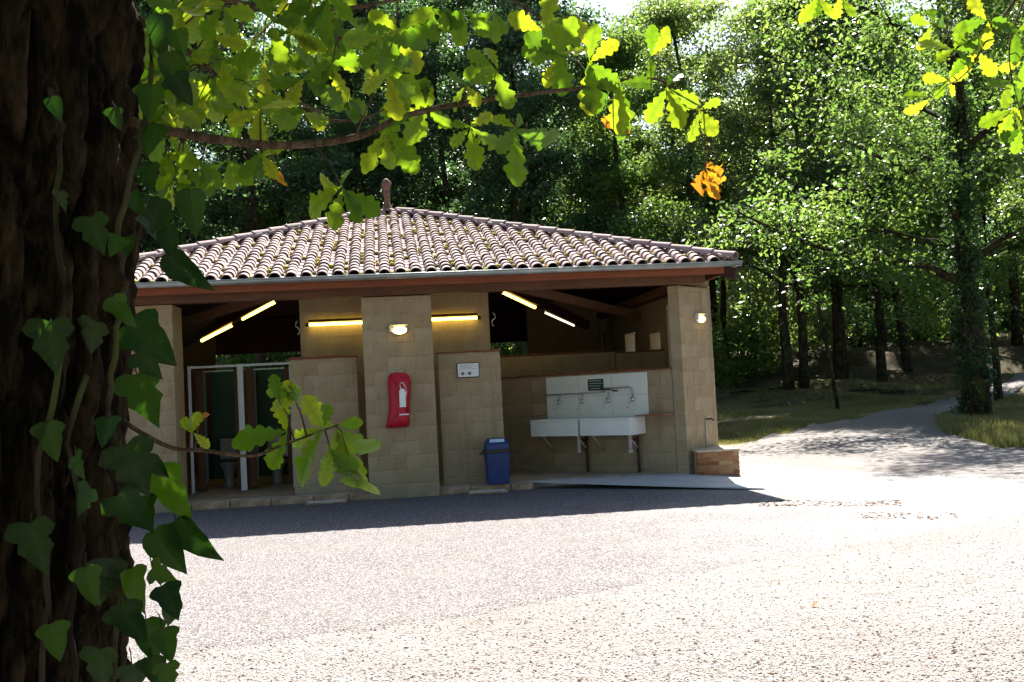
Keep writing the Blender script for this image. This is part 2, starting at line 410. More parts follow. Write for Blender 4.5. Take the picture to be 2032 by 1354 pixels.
# asphalt apron in front of the building (edge runs up to the right)
edge = [(-16, 2.5), (-6, 5.2), (-2.2, 6.05), (-1.28, 6.28), (.34, 6.63), (1.79, 7.35), (3.0, 8.0), (5.0, 8.9), (7.5, 10.2), (9.6, 12.0), (10.6, 14.0), (10.4, 16.2), (9, 16.9)]
rows = []
ys_top = 17.
for i in range(len(edge)-1):
    for k in range(14):
        t = k/14; x = edge[i][0]*(1-t)+edge[i+1][0]*t; y = edge[i][1]*(1-t)+edge[i+1][1]*t
        y += .10*mnoise.noise(V((x*3, 0, 0))) + .05*mnoise.noise(V((x*11, 3, 0)))
        rows.append([(x, y+(ys_top-y)*q**1.6, .004 if q else -.003) for q in np.linspace(0, 1, 9)])
tag(link('asphalt_apron', np_mesh('asphalt_apron', np.array(rows).reshape(-1, 3), grid_faces(len(rows), 9)[:, ::-1], M['asphalt'], True)), kind='structure')

# ------------------------------------------------------------------ the washhouse
D = 14.89
XC = .15
B = empty('washhouse', (XC, 19.4, 0), 'open-sided sandstone block washhouse with a red clay tile pyramid roof', 'building')

block_meshes = {}
def block_mesh(l, h, t):
    key = (round(l, 2), round(h, 2), round(t, 2))
    if key not in block_meshes:
        block_meshes[key] = MB().box(-key[0]/2, key[0]/2, -key[2]/2, key[2]/2, 0, key[1]).mesh('block', M['block'], .006)
    return block_meshes[key]
def block_wall(name, Mx, L, z0, z1, th, phase=0., single=True, cope=False, parent=None, bl=.4, ch=.2):
    """wall in frame Mx: x along 0..L, y into the wall 0..th ; blocks proud of a mortar core"""
    W = MB().box(.007, L-.007, .007, th-.007, z0, z1-.004).build(name, M['mortar'], parent or B, Mx)
    c = 0; z = z0; joined = MB()
    while z < z1-.03:
        h = min(ch, z1-z)
        off = (phase + (.5*bl if c % 2 else 0)) % bl
        xs = [0.] + [x for x in np.arange(off, L, bl) if .05 < x < L-.05] + [L]
        for a, b in zip(xs[:-1], xs[1:]):
            jy = random.uniform(-.0015, .0015)
            if single:
                link('block', block_mesh(b-a-.007, h-.007, th), W, Mx @ T((a+b)/2, th/2+jy, z+.003))
            else:
                joined.box(a+.004, b-.004, jy, th+jy, z+.003, z+h-.004)
        z += ch; c += 1
    if not single: tag(joined.build('blockwork', M['block'], W, Mx), kind='stuff')
    if cope:
        x = -.012; cc = MB()
        while x < L+.01:
            l = min(random.uniform(.18, .24), L+.012-x)
            hh = random.uniform(.016, .034)
            cc.box(x+.003, x+l-.003, -.012+random.uniform(-.006, .006), th+.012, z1, z1+hh)
            x += l
        cc.build('coping', M['coping'], W, Mx)
    return W

zf = .11
# centre pillar, right pillar (turned 45 degrees), left pillar
block_wall('pillar', T(XC-.48, D, 0), 1.0, 0, 2.87, .2, .14)
CR = V((4.31, 14.89, 0))
FB = T(CR.x, CR.y, 0, math.radians(45))                 # x runs back-right along the outer face
block_wall('pillar', FB, 1.0, 0, 2.87, .19, .1)
block_wall('pillar', T(-3.93, D, 0), 1.0, 0, 2.88, .2, .2)
block_wall('pillar', T(-3.13, D+.21, 0), .2, 0, 2.88, .45, 0, single=False)
# outer left pillar, mirror of the right one (mostly behind the oak trunk)
block_wall('pillar', T(-4.72, 15.6, 0, math.radians(-45)), 1.0, 0, 2.88, .19, .1, single=False)
# low screen walls behind the centre pillar
block_wall('screen_wall', T(.74, D+.42, zf-.11), .93, 0, 2.04, .2, .05, cope=True)
block_wall('screen_wall', T(-1.40, D+.42, zf-.11), .965, 0, 2.05, .2, .2, cope=True)
# 45 degree sink wall; frame x to the right, y into the wall
A = CR + V((-S2, S2, 0))*.19
FS = T(A.x, A.y, 0, math.radians(-45))
block_wall('sink_wall', FS @ T(-3.3, .01, 0), 3.295, 0, 1.645, .2, .1, cope=True)
block_wall('stub_wall', FS @ T(-.16, .22, 0), .155, 1.3, 2.62, .2, 0, single=False)
# core behind the pillar, back walls, piers
block_wall('core_wall', T(-1.30, 16.16, 0), 2.92, 0, 3.66, .2, .1, single=False)
block_wall('core_side', T(-1.30, 16.37, 0), .2, 0, 3.8, 4.2, .1, single=False)
block_wall('core_side', T(1.42, 16.37, 0), .2, 0, 3.8, 1.4, .1, single=False)
block_wall('back_screen', T(1.65, 18.05, 0), 2.36, 0, 2.03, .2, .1, single=False, cope=True)
block_wall('back_screen', T(4.02, 18.06, 0, math.radians(-30)), .9, 0, 2.0, .2, .1, single=False, cope=True)
block_wall('back_pier', T(3.02, 22.0, 0), 1.6, 0, 3.3, .2, .1, single=False)
block_wall('back_pier', T(4.66, 21.9, 0), .2, 0, 2.62, .2, 0, single=False)
block_wall('back_pier', T(-4.4, 22.0, 0), .88, 0, 3.3, .2, .1, single=False)
# right flank wall with two slots
Rz = math.radians(90)
MXR = T(5.0, 15.75, 0)
def flank(y0, y1, z0, z1): return block_wall('flank_wall', T(5.0, y0, 0, Rz) , y1-y0, z0, z1, .2, .1, single=False)
flank(15.6, 17.9, 0, 3.12); flank(17.9, 18.6, 0, 1.96); flank(17.9, 18.6, 2.34, 3.12); flank(18.6, 19.7, 0, 3.12)
flank(19.7, 20.6, 0, 1.96); flank(19.7, 20.6, 2.45, 3.12); flank(20.6, 23.6, 0, 3.12)
Wl = block_wall('flank_wall', T(-4.5, 15.7, 0, Rz), 8, 0, 2.86, .2, .1, single=False)

# floor slab with a stained front step
fl = MB().prism([(-4.6, 15.17), (-.9, 15.10), (2.05, 15.12), (2.3, 15.35), (4.0, 15.30), (4.9, 15.7), (4.9, 23.8), (-4.6, 23.8)], -.05, zf)
tag(fl.build('floor_slab', M['floor'], B, bevel=.008))
x = -4.5
while x < 2.0:
    l = random.uniform(.45, .62); l = min(l, 2.03-x)
    if l < .1: break
    MB().box(0, l-.008, 0, .10, -.02, .10+random.uniform(-.006, .004)).build('step_stone', M['step'], B, T(x, 15.02+random.uniform(-.008, .008)-.012*abs(x)*.3, 0), bevel=.012)
    x += l

# --- roof
EY, EZ, TN = 14.49, 3.17, .352
HW = 4.94
RC = V((.135, EY+HW, 0))
AZ = EZ + TN*HW
roof = MB()
cs = [V((RC.x-HW, RC.y-HW, EZ)), V((RC.x+HW, RC.y-HW, EZ)), V((RC.x+HW, RC.y+HW, EZ)), V((RC.x-HW, RC.y+HW, EZ))]
ap = V((RC.x, RC.y, AZ))
dn = V((0, 0, .045))
roof.add([p-dn for p in cs]+[ap-dn], [(0, 1, 4), (1, 2, 4), (2, 3, 4), (3, 0, 4)])
ROOF = roof.build('roof', M['tile'], B)
deck = MB(); dn2 = V((0, 0, .09))
deck.add([p-dn2 for p in cs]+[ap-dn2], [(1, 0, 4), (2, 1, 4), (3, 2, 4), (0, 3, 4)])
deck.build('ceiling_boards', M['rafter'], B)

SL = math.hypot(1, TN)                    # slope length per metre
EXP = .2                                   # exposed length of a cover tile
def cover_tile(L, r0, r1, th=.014, n=7):
    """half-round tile: lower end at y=0 with radius r0, upper end y=L radius r1; x across, z up"""
    vs = []
    for y, r in ((0, r0), (L, r1)):
        for rr in (r, r-th):
            for k in range(n+1):
                a = math.pi*k/n
                vs.append((rr*math.cos(a), y, rr*.85*math.sin(a)))
    q = n+1; fs = []
    for k in range(n):
        fs += [(k+1, k, 2*q+k, 2*q+k+1), (q+k, q+k+1, 3*q+k+1, 3*q+k)]
    e = len(vs); vs += [vs[k] for k in range(2*q)]
    for k in range(n): fs.append((e+k, e+k+1, e+q+k+1, e+q+k))
    return vs, fs
tile_vars = []
for i in range(5):
    r0 = .083+random.uniform(-.004, .004)
    vs, fs = cover_tile(.30, r0, r0-.017)
    tile_vars.append((vs, fs))
tile_me = [MB().add(v, f, False).mesh('roof_tile', M['tile']) for v, f in tile_vars]
for me in tile_me: me.polygons.foreach_set('use_smooth', [True]*len(me.polygons))
COLW = 2*HW/46
cnt = 0
rest = MB(); pans = MB(); mossb = MB()
for side in range(4):
    Ms = Matrix.Translation(RC) @ Matrix.Rotation(side*math.pi/2, 4, 'Z')
    for row in range(27):
        for c in range(46):
            x = -HW + (c+.5)*COLW
            y = -HW + row*EXP/SL
            if abs(x) > -y - .03 and row > 0: continue
            if abs(x) > HW-.05: continue
            z = EZ + TN*(y+HW)
            jx = random.uniform(-.006, .006); jr = random.uniform(-.025, .025)
            Mt = Ms @ Matrix.Translation((x+jx, y-.035, z-.02+row*.0)) @ Matrix.Rotation(math.atan(TN)-.06+random.uniform(-.012, .012), 4, 'X') @ Matrix.Rotation(jr, 4, 'Z')
            if side == 0 and cnt < 290:
                link('roof_tile', random.choice(tile_me), ROOF, Mt); cnt += 1
            else:
                v, f = random.choice(tile_vars)
                rest.add([Mt @ V(p) for p in v], f, True)
    # pan tiles between the covers
    for c in range(47):
        x = -HW + c*COLW
        n_ = int((HW-abs(x))/(EXP/SL))+1
        for row in range(n_):
            y = -HW + row*EXP/SL; z = EZ + TN*(y+HW)
            if abs(x) > -y: continue
            Mt = Ms @ Matrix.Translation((x, y-.02, z-.018)) @ Matrix.Rotation(math.atan(TN)-.05, 4, 'X')
            pts = [(-.05, 0, .012), (-.02, 0, -.012), (.02, 0, -.012), (.05, 0, .012)]
            vs = [Mt @ V(p) for p in pts] + [Mt @ V((a, .24, b)) for a, _, b in pts]
            pans.add(vs, [(i, i+1, i+5, i+4) for i in range(3)], True)
            if side == 0 and random.random() < .36+.35*mnoise.noise(V((x*.8, row*.3, 2))):
                R_ = random.uniform(.018, .042)
                Mm = Mt @ Matrix.Translation((random.uniform(-.015, .015), random.uniform(0, .06), .0))
                mossb.lathe([(R_*.9, -.01), (R_, R_*.25), (R_*.75, R_*.6), (R_*.25, R_*.85)], 7, sx=random.uniform(.8, 1.3), sy=random.uniform(.8, 1.7), M=Mm)
tag(rest.build('upper_tiles', M['tile'], ROOF), kind='stuff')
tag(pans.build('pan_tiles', M['tile'], ROOF), kind='stuff')
tag(mossb.build('moss', M['moss'], ROOF), kind='stuff')
# hip tiles
hv, hf = cover_tile(.46, .10, .085, .016, 8)
hip_me = MB().add(hv, hf, True).mesh('hip_tile', M['tile'])
for ci, c in enumerate(cs):
    d = (ap-c); L = d.length; dh = V((d.x, d.y, 0)); ang = math.atan2(d.y, d.x)-math.pi/2; el = math.atan2(d.z, dh.length)
    n_ = int(L/.36)
    for k in range(n_):
        p = c + d*(k*.36/L) + V((0, 0, .035))
        if ci < 2: link('hip_tile', hip_me, ROOF, Matrix.Translation(p) @ Matrix.Rotation(ang, 4, 'Z') @ Matrix.Rotation(el-.03, 4, 'X') @ Matrix.Rotation(random.uniform(-.02, .02), 4, 'Z'))
        elif k == 0:
            hb = MB()
        if ci >= 2:
            Mt = Matrix.Translation(p) @ Matrix.Rotation(ang, 4, 'Z') @ Matrix.Rotation(el-.03, 4, 'X')
            hb.add([Mt @ V(q) for q in hv], hf, True)
    if ci >= 2: tag(hb.build('rear_hip_tiles', M['tile'], ROOF), kind='stuff')
# finial
MB().lathe([(.10, -.12), (.10, 0), (.085, .06), (.055, .10), (.045, .20), (.06, .26), (.075, .30), (.05, .335), (.06, .38), (.088, .44), (.088, .49), (.06, .54), (.025, .575), (.0, .585)], 14, c=ap+V((0, 0, .03))).build('finial', M['terracotta'], ROOF)

# fascia, beams, gutter, rafters
def ring(name, inset, z0, z1, th, mat, sides=(0, 1, 2, 3)):
    for sd in sides:
        Ms = Matrix.Translation(RC) @ Matrix.Rotation(sd*math.pi/2, 4, 'Z')
        h_ = HW-inset
        MB().box(-h_+(.002 if sd % 2 else 0), h_-(.002 if sd % 2 else 0)-(th+.002 if 1 else 0), -h_, -h_+th, z0, z1).build(name, mat, B, Ms, bevel=.004)
ring('fascia_board', .09, 2.985, 3.105, .03, M['fascia'])
ring('wall_beam', .36, 2.885, 3.02, .18, M['beam'])
for sd in range(4):
    Ms = Matrix.Translation(RC) @ Matrix.Rotation(sd*math.pi/2, 4, 'Z')
    # gutter: open half pipe
    n_ = 8; r_ = .062; g_ = MB(); hl = HW+.07
    vs = []
    for x in (-hl, hl):
        for rr in (r_, r_-.006):
            for k in range(n_+1):
                a = math.pi+math.pi*k/n_
                vs.append((x, -HW-.015+rr*math.cos(a), 3.135+rr*math.sin(a)))
    q = n_+1; fs = []
    for k in range(n_):
        fs += [(k, k+1, 2*q+k+1, 2*q+k), (q+k+1, q+k, 3*q+k, 3*q+k+1), (k+1, k, q+k, q+k+1), (2*q+k, 2*q+k+1, 3*q+k+1, 3*q+k)]
    fs += [(0, 2*q, 3*q, q), (n_, q+n_, 3*q+n_, 2*q+n_)]
    g_.add(vs, fs, True)
    g_.tube([(-hl, -HW-.078, 3.137), (hl, -HW-.078, 3.137)], .008, 6)
    gt = g_.build('gutter', M['zinc'], B, Ms)
    if sd == 0:
        for k in range(13):
            MB().box(-.012, .012, -HW-.082, -HW+.04, 3.142, 3.147).build('gutter_bracket', M['zinc'], gt, Ms @ T(-4.7+k*.78, 0, 0))
# common rafters front side + hip rafters + tie beams
for k in range(15):
    x = -4.3+k*.62
    y0 = -HW+.14; y1 = -abs(x)-.1
    if y1 < y0+.3: y1 = y0+.3
    Mt = Matrix.Translation(RC)
    za, zb = EZ+TN*(y0+HW)-.21, EZ+TN*(y1+HW)-.21
    MB().add([Mt @ V(p) for p in [(x-.035, y0, za), (x+.035, y0, za), (x+.035, y1, zb), (x-.035, y1, zb), (x-.035, y0, za+.11), (x+.035, y0, za+.11), (x+.035, y1, zb+.11), (x-.035, y1, zb+.11)]],
             [(3, 2, 1, 0), (4, 5, 6, 7), (0, 1, 5, 4), (1, 2, 6, 5), (2, 3, 7, 6), (3, 0, 4, 7)]).build('rafter', M['beam'], B)
def bar(p, q, wd, ht):
    p, q = V(p), V(q); d = (q-p).normalized(); s_ = d.cross(V((0, 0, 1))).normalized()*wd/2; u = s_.cross(d).normalized()*ht/2
    return MB().add([p-s_-u, p+s_-u, q+s_-u, q-s_-u, p-s_+u, p+s_+u, q+s_+u, q-s_+u], [(3, 2, 1, 0), (4, 5, 6, 7), (0, 1, 5, 4), (1, 2, 6, 5), (2, 3, 7, 6), (3, 0, 4, 7)])
bar((1.5, 14.95, 3.06), (4.25, 17.1, 2.58), .09, .13).build('brace_beam', M['beam'], B)
bar((-1.2, 14.95, 3.06), (-3.95, 17.1, 2.58), .09, .13).build('brace_beam', M['beam'], B)
bar((1.6, 16.1, 3.22), (3.8, 19.4, 2.60), .10, .16).build('brace_beam', M['rafter'], B)
bar((-1.35, 16.1, 3.22), (-3.6, 19.4, 2.60), .10, .16).build('brace_beam', M['rafter'], B)
MB().box(-4.6, 4.9, 23.6, 23.8, 2.55, 3.3).build('rear_lintel', M['rafter'], B)
for c in cs:
    bar(c+V((0, 0, -.2)), ap+V((0, 0, -.2)), .09, .16).build('hip_rafter', M['rafter'], B)

# ramp
rm = MB(); top = [(1.98, 15.14, .113), (4.2, 15.05, .10), (4.42, 14.72, .085), (5.02, 14.72, .035), (5.0, 14.2, .026), (4.75, 13.0, .028), (3.6, 13.85, .062)]
nn = len(top)
rm.add(top+[(x, y, z-.018) for x, y, z in top], [tuple(range(nn-1, -1, -1))[::-1] if False else tuple(range(nn))[::-1], tuple(range(nn, 2*nn))] + [(i, (i+1) % nn, nn+(i+1) % nn, nn+i) for i in range(nn)])
tag(rm.build('ramp', M['ramp']), 'smooth grey sloping ramp slab in front of the sinks', 'ramp')

# brick basin against the right pillar
K = empty('brick_basin', (4.72, 15.05, 0), 'small orange brick basin with pale rim built against the right corner pillar', 'basin')
MB().box(4.417, 5.033, 14.767, 15.5, 0, .40).build('basin_core', M['mortar'], K)
bm_ = {}
def brick(l, w_, h_, x, y, z, rz=0):
    key = (round(l, 3), w_, h_)
    if key not in bm_: bm_[key] = MB().box(-l/2, l/2, -w_/2, w_/2, 0, h_).mesh('brick', M['brick'], .004)
    link('brick', bm_[key], K, T(x, y, z, rz+random.uniform(-.01, .01)))
for c in range(6):
    z = .01+c*.066; xs = [4.405]; x = 4.405 + (.11 if c % 2 else .215)
    while x < 5.0: xs.append(x); x += .215
    xs.append(5.045)
    for a, b in zip(xs[:-1], xs[1:]):
        if b-a > .04: brick(b-a-.012, .05, .055, (a+b)/2, 14.78, z)
    for k in range(3):
        y = 14.93+k*.215 - (.06 if c % 2 else 0)
        brick(.2, .05, .055, 5.02, y, z, math.pi/2)
MB().box(4.40, 5.055, 14.745, 15.52, .402, .435).build('rim', M['stone'], K, bevel=.008)

# ------------------------------------------------------------------ fixtures
# sinks on the 45 degree wall (x to right, -y toward viewer)
FW = FS
def sink(x0, x1, label):
    t = empty('sink', tuple((FW @ V(((x0+x1)/2, 0, .7)))), label, 'sink', 'white trough sinks on the angled wall', math.radians(-45))
    L = x1-x0; s = MB(); w_ = .022; y0, y1, z0, z1 = -.45, .0, .70, .955
    Mx = FW @ T(x0, 0, 0)
    s.box(0, L, y0, y1, z0, z0+.03); s.box(0, L, y0, y0+w_, z0+.03, z1-.03); s.box(0, L, y1-w_, y1, z0+.03, z1-.03)
    s.box(0, w_, y0+w_, y1-w_, z0+.03, z1-.03); s.box(L-w_, L, y0+w_, y1-w_, z0+.03, z1-.03)
    s.build('bowl', M['enamel'], t, Mx)
    r = MB()
    for a in ((-.006, L+.006, y0-.008, y0+w_+.004), (-.006, L+.006, y1-w_-.004, y1)): r.box(*a, z1-.03, z1)
    for a in ((-.006, w_+.004, y0+w_+.004, y1-w_-.004), (L-w_-.004, L+.006, y0+w_+.004, y1-w_-.004)): r.box(*a, z1-.03, z1)
    r.build('rim', M['enamel'], t, Mx, bevel=.009)
    for x in (.12, L-.12):
        b = MB(); b.tube([(x, -.01, .69), (x, -.33, .69)], .012, 6); b.tube([(x, -.01, .45), (x, -.3, .685)], .010, 6)
        b.build('bracket', M['pvc'], t, Mx)
    d = MB(); xm = L-.16
    d.tube([(xm, -.2, .70), (xm, -.2, .47)], .028, 10); d.tube([(xm, -.2, .47), (xm, -.2, .42)], .036, 10)
    d.build('drain_trap', M['pvc'], t, Mx)
    p = MB(); p.tube([(xm+.04, -.05, .66), (xm+.04, -.05, .02)], .022, 8); p.tube([(xm, -.2, .60), (xm+.04, -.05, .62)], .02, 8)
    p.build('waste_pipe', M['brown'], t, Mx)
    return t
sink(-2.33, -1.435, 'left white trough sink, the one further from the corner pillar')
sink(-1.385, -.50, 'right white trough sink, nearer the corner pillar')
MB().box(-2.31, -.42, -.014, -.001, .957, 1.62).build('splashback', M['panel'], None, FW, bevel=.003)
tag(bpy.data.objects['splashback'], 'white splashback panel on the block wall above the two sinks', 'splashback')
sb = bpy.data.objects['splashback']
for x in (-1.68, -1.05): MB().box(x-.0015, x+.0015, -.0155, -.0142, .96, 1.62).build('joint', M['ink'], sb, FW)
MB().box(-2.31, -.42, -.0155, -.0142, 1.29, 1.293).build('joint', M['ink'], sb, FW)
wp = empty('water_pipe', tuple(FW @ V((-1.4, -.03, 1.3))), 'galvanised water pipe with branches to the four taps above the sinks', 'pipe', rz=math.radians(-45))
b = MB(); b.tube([(-2.34, -.035, 1.18), (-2.34, -.035, 1.335), (-1.18, -.035, 1.345), (-1.18, -.035, 1.40), (-.74, -.035, 1.405), (-.68, -.035, 1.38), (-.67, -.035, 1.25)], .013, 8)
b.build('main_run', M['steel'], wp, FW)
for x in (-2.03, -1.60, -1.11): MB().tube([(x, -.035, 1.34), (x, -.035, 1.23)], .010, 8).build('branch', M['steel'], wp, FW)
MB().tube([(-1.22, -.05, 1.385), (-1.05, -.06, 1.38)], .012, 6).tube([(-1.02, -.06, 1.365), (-.93, -.06, 1.355)], .013, 6).build('valve', M['brown'], wp, FW)
tl = ['leftmost of the four chrome taps above the sinks', 'second chrome tap from the left above the sinks', 'third chrome tap from the left above the sinks', 'rightmost of the four chrome taps, under the bent pipe end']
for x, lb in zip((-2.03, -1.60, -1.11, -.67), tl):
    t = empty('tap', tuple(FW @ V((x, -.02, 1.2))), lb, 'tap', 'chrome taps over the sinks', math.radians(-45))
    MB().lathe([(.02, -.03), (.026, 0), (.02, .03)], 10, c=(x, -.045, 1.215)).build('body', M['chrome'], t, FW)
    MB().tube([(x, -.05, 1.2), (x-.005, -.10, 1.18), (x-.02, -.15, 1.13), (x-.035, -.16, 1.09)], .009, 8).build('spout', M['chrome'], t, FW)
    MB().tube([(x-.035, -.06, 1.245), (x+.035, -.06, 1.25)], .008, 6).build('handle', M['chrome'], t, FW)

sg = empty('sink_sign', tuple(FW @ V((-1.345, -.02, 1.46))), 'small dark green rectangular sign with white lines above the taps', 'sign', rz=math.radians(-45))
MB().box(-1.49, -1.20, -.022, -.015, 1.375, 1.555).build('plate', M['signgreen'], sg, FW)
MB().box(-1.49, -1.20, -.022, -.015, 1.558, 1.572).build('top_edge', M['white'], sg, FW)
for k, (a, b_) in enumerate(((.02, .25), (.03, .27), (.02, .24), (.05, .22))):
    MB().box(-1.49+a, -1.49+b_, -.0235, -.0222, 1.535-k*.04-.012, 1.535-k*.04-.004).build('text_line', M['pvc'], sg, FW)

sh = MB().box(-.5, .0, -.30, -.002, .965, .985).build('shelf', M['shelf'], None, FW, bevel=.003)
tag(sh, 'short red-brown wooden shelf between the right sink and the corner pillar', 'shelf')

# outdoor tap on the right pillar face
FBo = FB
t = empty('garden_tap', tuple(FBo @ V((.58, -.02, .85))), 'small brass tap on the outer face of the right corner pillar above the brick basin', 'tap', rz=math.radians(45))
MB().tube([(.58, -.02, .44), (.58, -.02, .86)], .011, 8).build('pipe', M['pvc'], t, FBo)
MB().tube([(.58, -.02, .86), (.60, -.10, .87), (.61, -.14, .84)], .013, 8).build('spout', M['brown'], t, FBo)
MB().tube([(.56, -.05, .895), (.66, -.06, .90)], .010, 6).build('handle', M['steel'], t, FBo)

# oval wall lamps
def wall_lamp(Mx, label):
    t = empty('wall_lamp', tuple(Mx @ V((0, 0, 0))), label, 'lamp', 'oval bulkhead lamps on the pillars')
    Mr = Mx @ Matrix.Rotation(math.pi/2, 4, 'X')
    MB().lathe([(.10, 0), (.105, .015), (.10, .03), (.085, .035)], 20, sx=1.2, sy=.72, M=Mr).build('housing', M['lampbody'], t)
    MB().lathe([(.084, .036), (.08, .055), (.06, .075), (.03, .085), (.0, .088)], 20, c=(.012, -.012, 0), sx=1.15, sy=.62, M=Mr).build('glass', M['lens'], t)
    MB().box(-.13, .13, -.055, -.002, .055, .078).build('hood', M['lampbody'], t, Mx, bevel=.01)
    MB().box(-.14, -.108, -.07, -.002, -.03, .06).build('mount', M['lampbody'], t, Mx, bevel=.006)
    return t
wall_lamp(T(.19, D-.001, 2.39), 'oval bulkhead lamp glowing amber on the centre pillar above the red bag')
wall_lamp(FB @ T(.58, -.001, 2.39), 'oval bulkhead lamp glowing amber on the right corner pillar')

# fluorescent tubes
def fluo(p, q, label, mat=None, wd=.026, name='fluorescent_tube'):
    p, q = V(p), V(q); d = (q-p)
    t = empty(name, tuple((p+q)/2), label, 'light', 'fluorescent tubes under the roof')
    MB().tube([p, q], wd, 10).build('tube', mat or M['tubeon'], t)
    e = d.normalized()
    for a in (p, q):
        s_ = 1 if a is q else -1
        MB().tube([a-e*.01*s_, a+e*.045*s_], wd*1.25, 10).build('end_cap', M['brown'], t)
    bar(p+V((0, .0, wd+.03)), q+V((0, .0, wd+.03)), .05, .035).build('fitting', M['rafter'], t)
fluo((-1.16, 16.08, 2.60), (.12, 16.08, 2.60), 'horizontal yellow tube on the core wall, passing behind the left edge of the centre pillar')
fluo((.20, 16.08, 2.60), (1.43, 16.08, 2.60), 'horizontal yellow tube on the core wall, right of the centre pillar')
fluo((1.87, 16.5, 3.03), (2.56, 17.6, 2.84), 'slanting bright yellow tube in the right bay, the upper of the two')
fluo((2.74, 17.8, 2.77), (3.44, 18.8, 2.57), 'slanting thin pale tube in the right bay, the lower of the two', M['tubedim'], .016)
fluo((-1.67, 16.5, 3.02), (-2.34, 17.6, 2.85), 'slanting yellow tube in the left bay, the upper of the two')
fluo((-2.52, 17.8, 2.78), (-3.22, 18.8, 2.59), 'slanting yellow tube in the left bay, the lower of the two')
for x, lb in ((-1.33, 'curled bare cable end at the left edge of the core wall'), (1.68, 'curled bare cable end at the right edge of the core wall')):
    pts = [(x+.03*math.sin(k*.9)*(1 if x > 0 else -1), 16.12, 2.66-.028*k+.01*math.cos(k*1.5)) for k in range(8)]
    tag(MB().tube(pts, .009, 6).build('cable_end', M['lampbody']), lb, 'cable', 'cable ends on the core wall')

# notice board
nb = empty('notice_board', (1.18, D+.41, 1.77), 'framed white notice with two small grey pictures on the right screen wall', 'notice')
MB().box(1.015, 1.345, D+.395, D+.418, 1.665, 1.885).build('frame', M['frame'], nb, bevel=.003)
MB().box(1.028, 1.335, D+.390, D+.394, 1.678, 1.875).build('sheet', M['paper'], nb)
for k, (a, b_) in enumerate(((1.05, 1.27), (1.05, 1.31), (1.06, 1.24), (1.05, 1.30))):
    MB().box(a, b_, D+.3885, D+.3895, 1.85-k*.019, 1.854-k*.019).build('text_line', M['ink'], nb)
for x in (1.075, 1.175): MB().box(x, x+.045, D+.3885, D+.3895, 1.705, 1.75).build('picture', M['ink'], nb)
MB().box(1.135, 1.15, D+.3885, D+.3895, 1.71, 1.745).build('picture', M['pvc'], nb)

# fire extinguisher in a red cover
fe = empty('extinguisher_cover', (.155, D-.08, 1.0), 'red vinyl cover over a fire extinguisher hung on the centre pillar', 'fire extinguisher')
prof = []   # z, x left, x right, depth
for z, a, b_, dp in ((1.00, -.045, .255, .04), (1.015, -.05, .27, .12), (1.06, -.045, .285, .15), (1.14, -.03, .285, .16), (1.24, -.005, .29, .16), (1.32, .0, .295, .17), (1.42, .0, .31, .175),
                     (1.55, .0, .325, .17), (1.66, .0, .325, .15), (1.73, .01, .30, .11), (1.77, .04, .25, .07), (1.785, .08, .20, .03)):
    prof.append((z, a+.0, b_, dp))
vs = []; nseg = 16
for z, a, b_, dp in prof:
    for k in range(nseg+1):
        t_ = k/nseg; ang = math.pi*t_
        x = a+(b_-a)*(.5-.5*math.cos(ang))+.010*mnoise.noise(V((k*.5, z*7, 4))); y = D-.004-dp*(math.sin(ang)**.6)
        y += .012*math.sin(z*60+x*30)*math.sin(ang) + .045*mnoise.noise(V((x*15, z*8, 1)))*math.sin(ang)
        vs.append((x, y, z))
fs = [(i*(nseg+1)+k, i*(nseg+1)+k+1, (i+1)*(nseg+1)+k+1, (i+1)*(nseg+1)+k) for i in range(len(prof)-1) for k in range(nseg)]
MB().add(vs, fs, True).add([vs[k] for k in range(nseg+1)], [tuple(range(nseg, -1, -1))]).build('cover', M['red'], fe)
MB().box(.06, .22, D-.02, D-.002, 1.77, 1.80).build('hanger', M['steel'], fe)
MB().tube([(.09, D-.03, 1.77), (.10, D-.04, 1.83), (.15, D-.04, 1.845), (.19, D-.04, 1.80)], .008, 6).build('hook', M['steel'], fe)
yy = D-.188
ic = MB(); ic.prism([(-.038, 0), (.038, 0), (.038, .19), (.028, .215), (.012, .225), (-.012, .225), (-.028, .215), (-.038, .19)], 0, .003)
ICM = T(.195, yy, 1.29) @ Matrix.Scale(1.15, 4) @ Matrix.Rotation(math.pi/2, 4, 'X')
ic.build('pictogram', M['white'], fe, ICM)
ic = MB(); ic.tube([(.195, yy, 1.525), (.18, yy, 1.555), (.165, yy, 1.59), (.175, yy, 1.63), (.205, yy, 1.635), (.225, yy, 1.60), (.25, yy, 1.56), (.255, yy, 1.50), (.235, yy, 1.42)], .0065, 6)
ic.build('pictogram_hose', M['white'], fe)
for x0_, z0_, x1_, z1_ in ((.02, 1.52, .10, 1.36), (.03, 1.24, .12, 1.13), (.25, 1.34, .29, 1.20), (.06, 1.70, .12, 1.60)):
    MB().tube([(x0_, D-.125, z0_), ((x0_+x1_)/2+.01, D-.152, (z0_+z1_)/2), (x1_, D-.150, z1_)], [.004, .010, .004], 6).build('fold', M['red'], fe)
MB().box(.14, .275, D-.180, D-.168, 1.175, 1.195).build('print_bar', M['white'], fe, bevel=.004)  # white bar standing for a line of small print

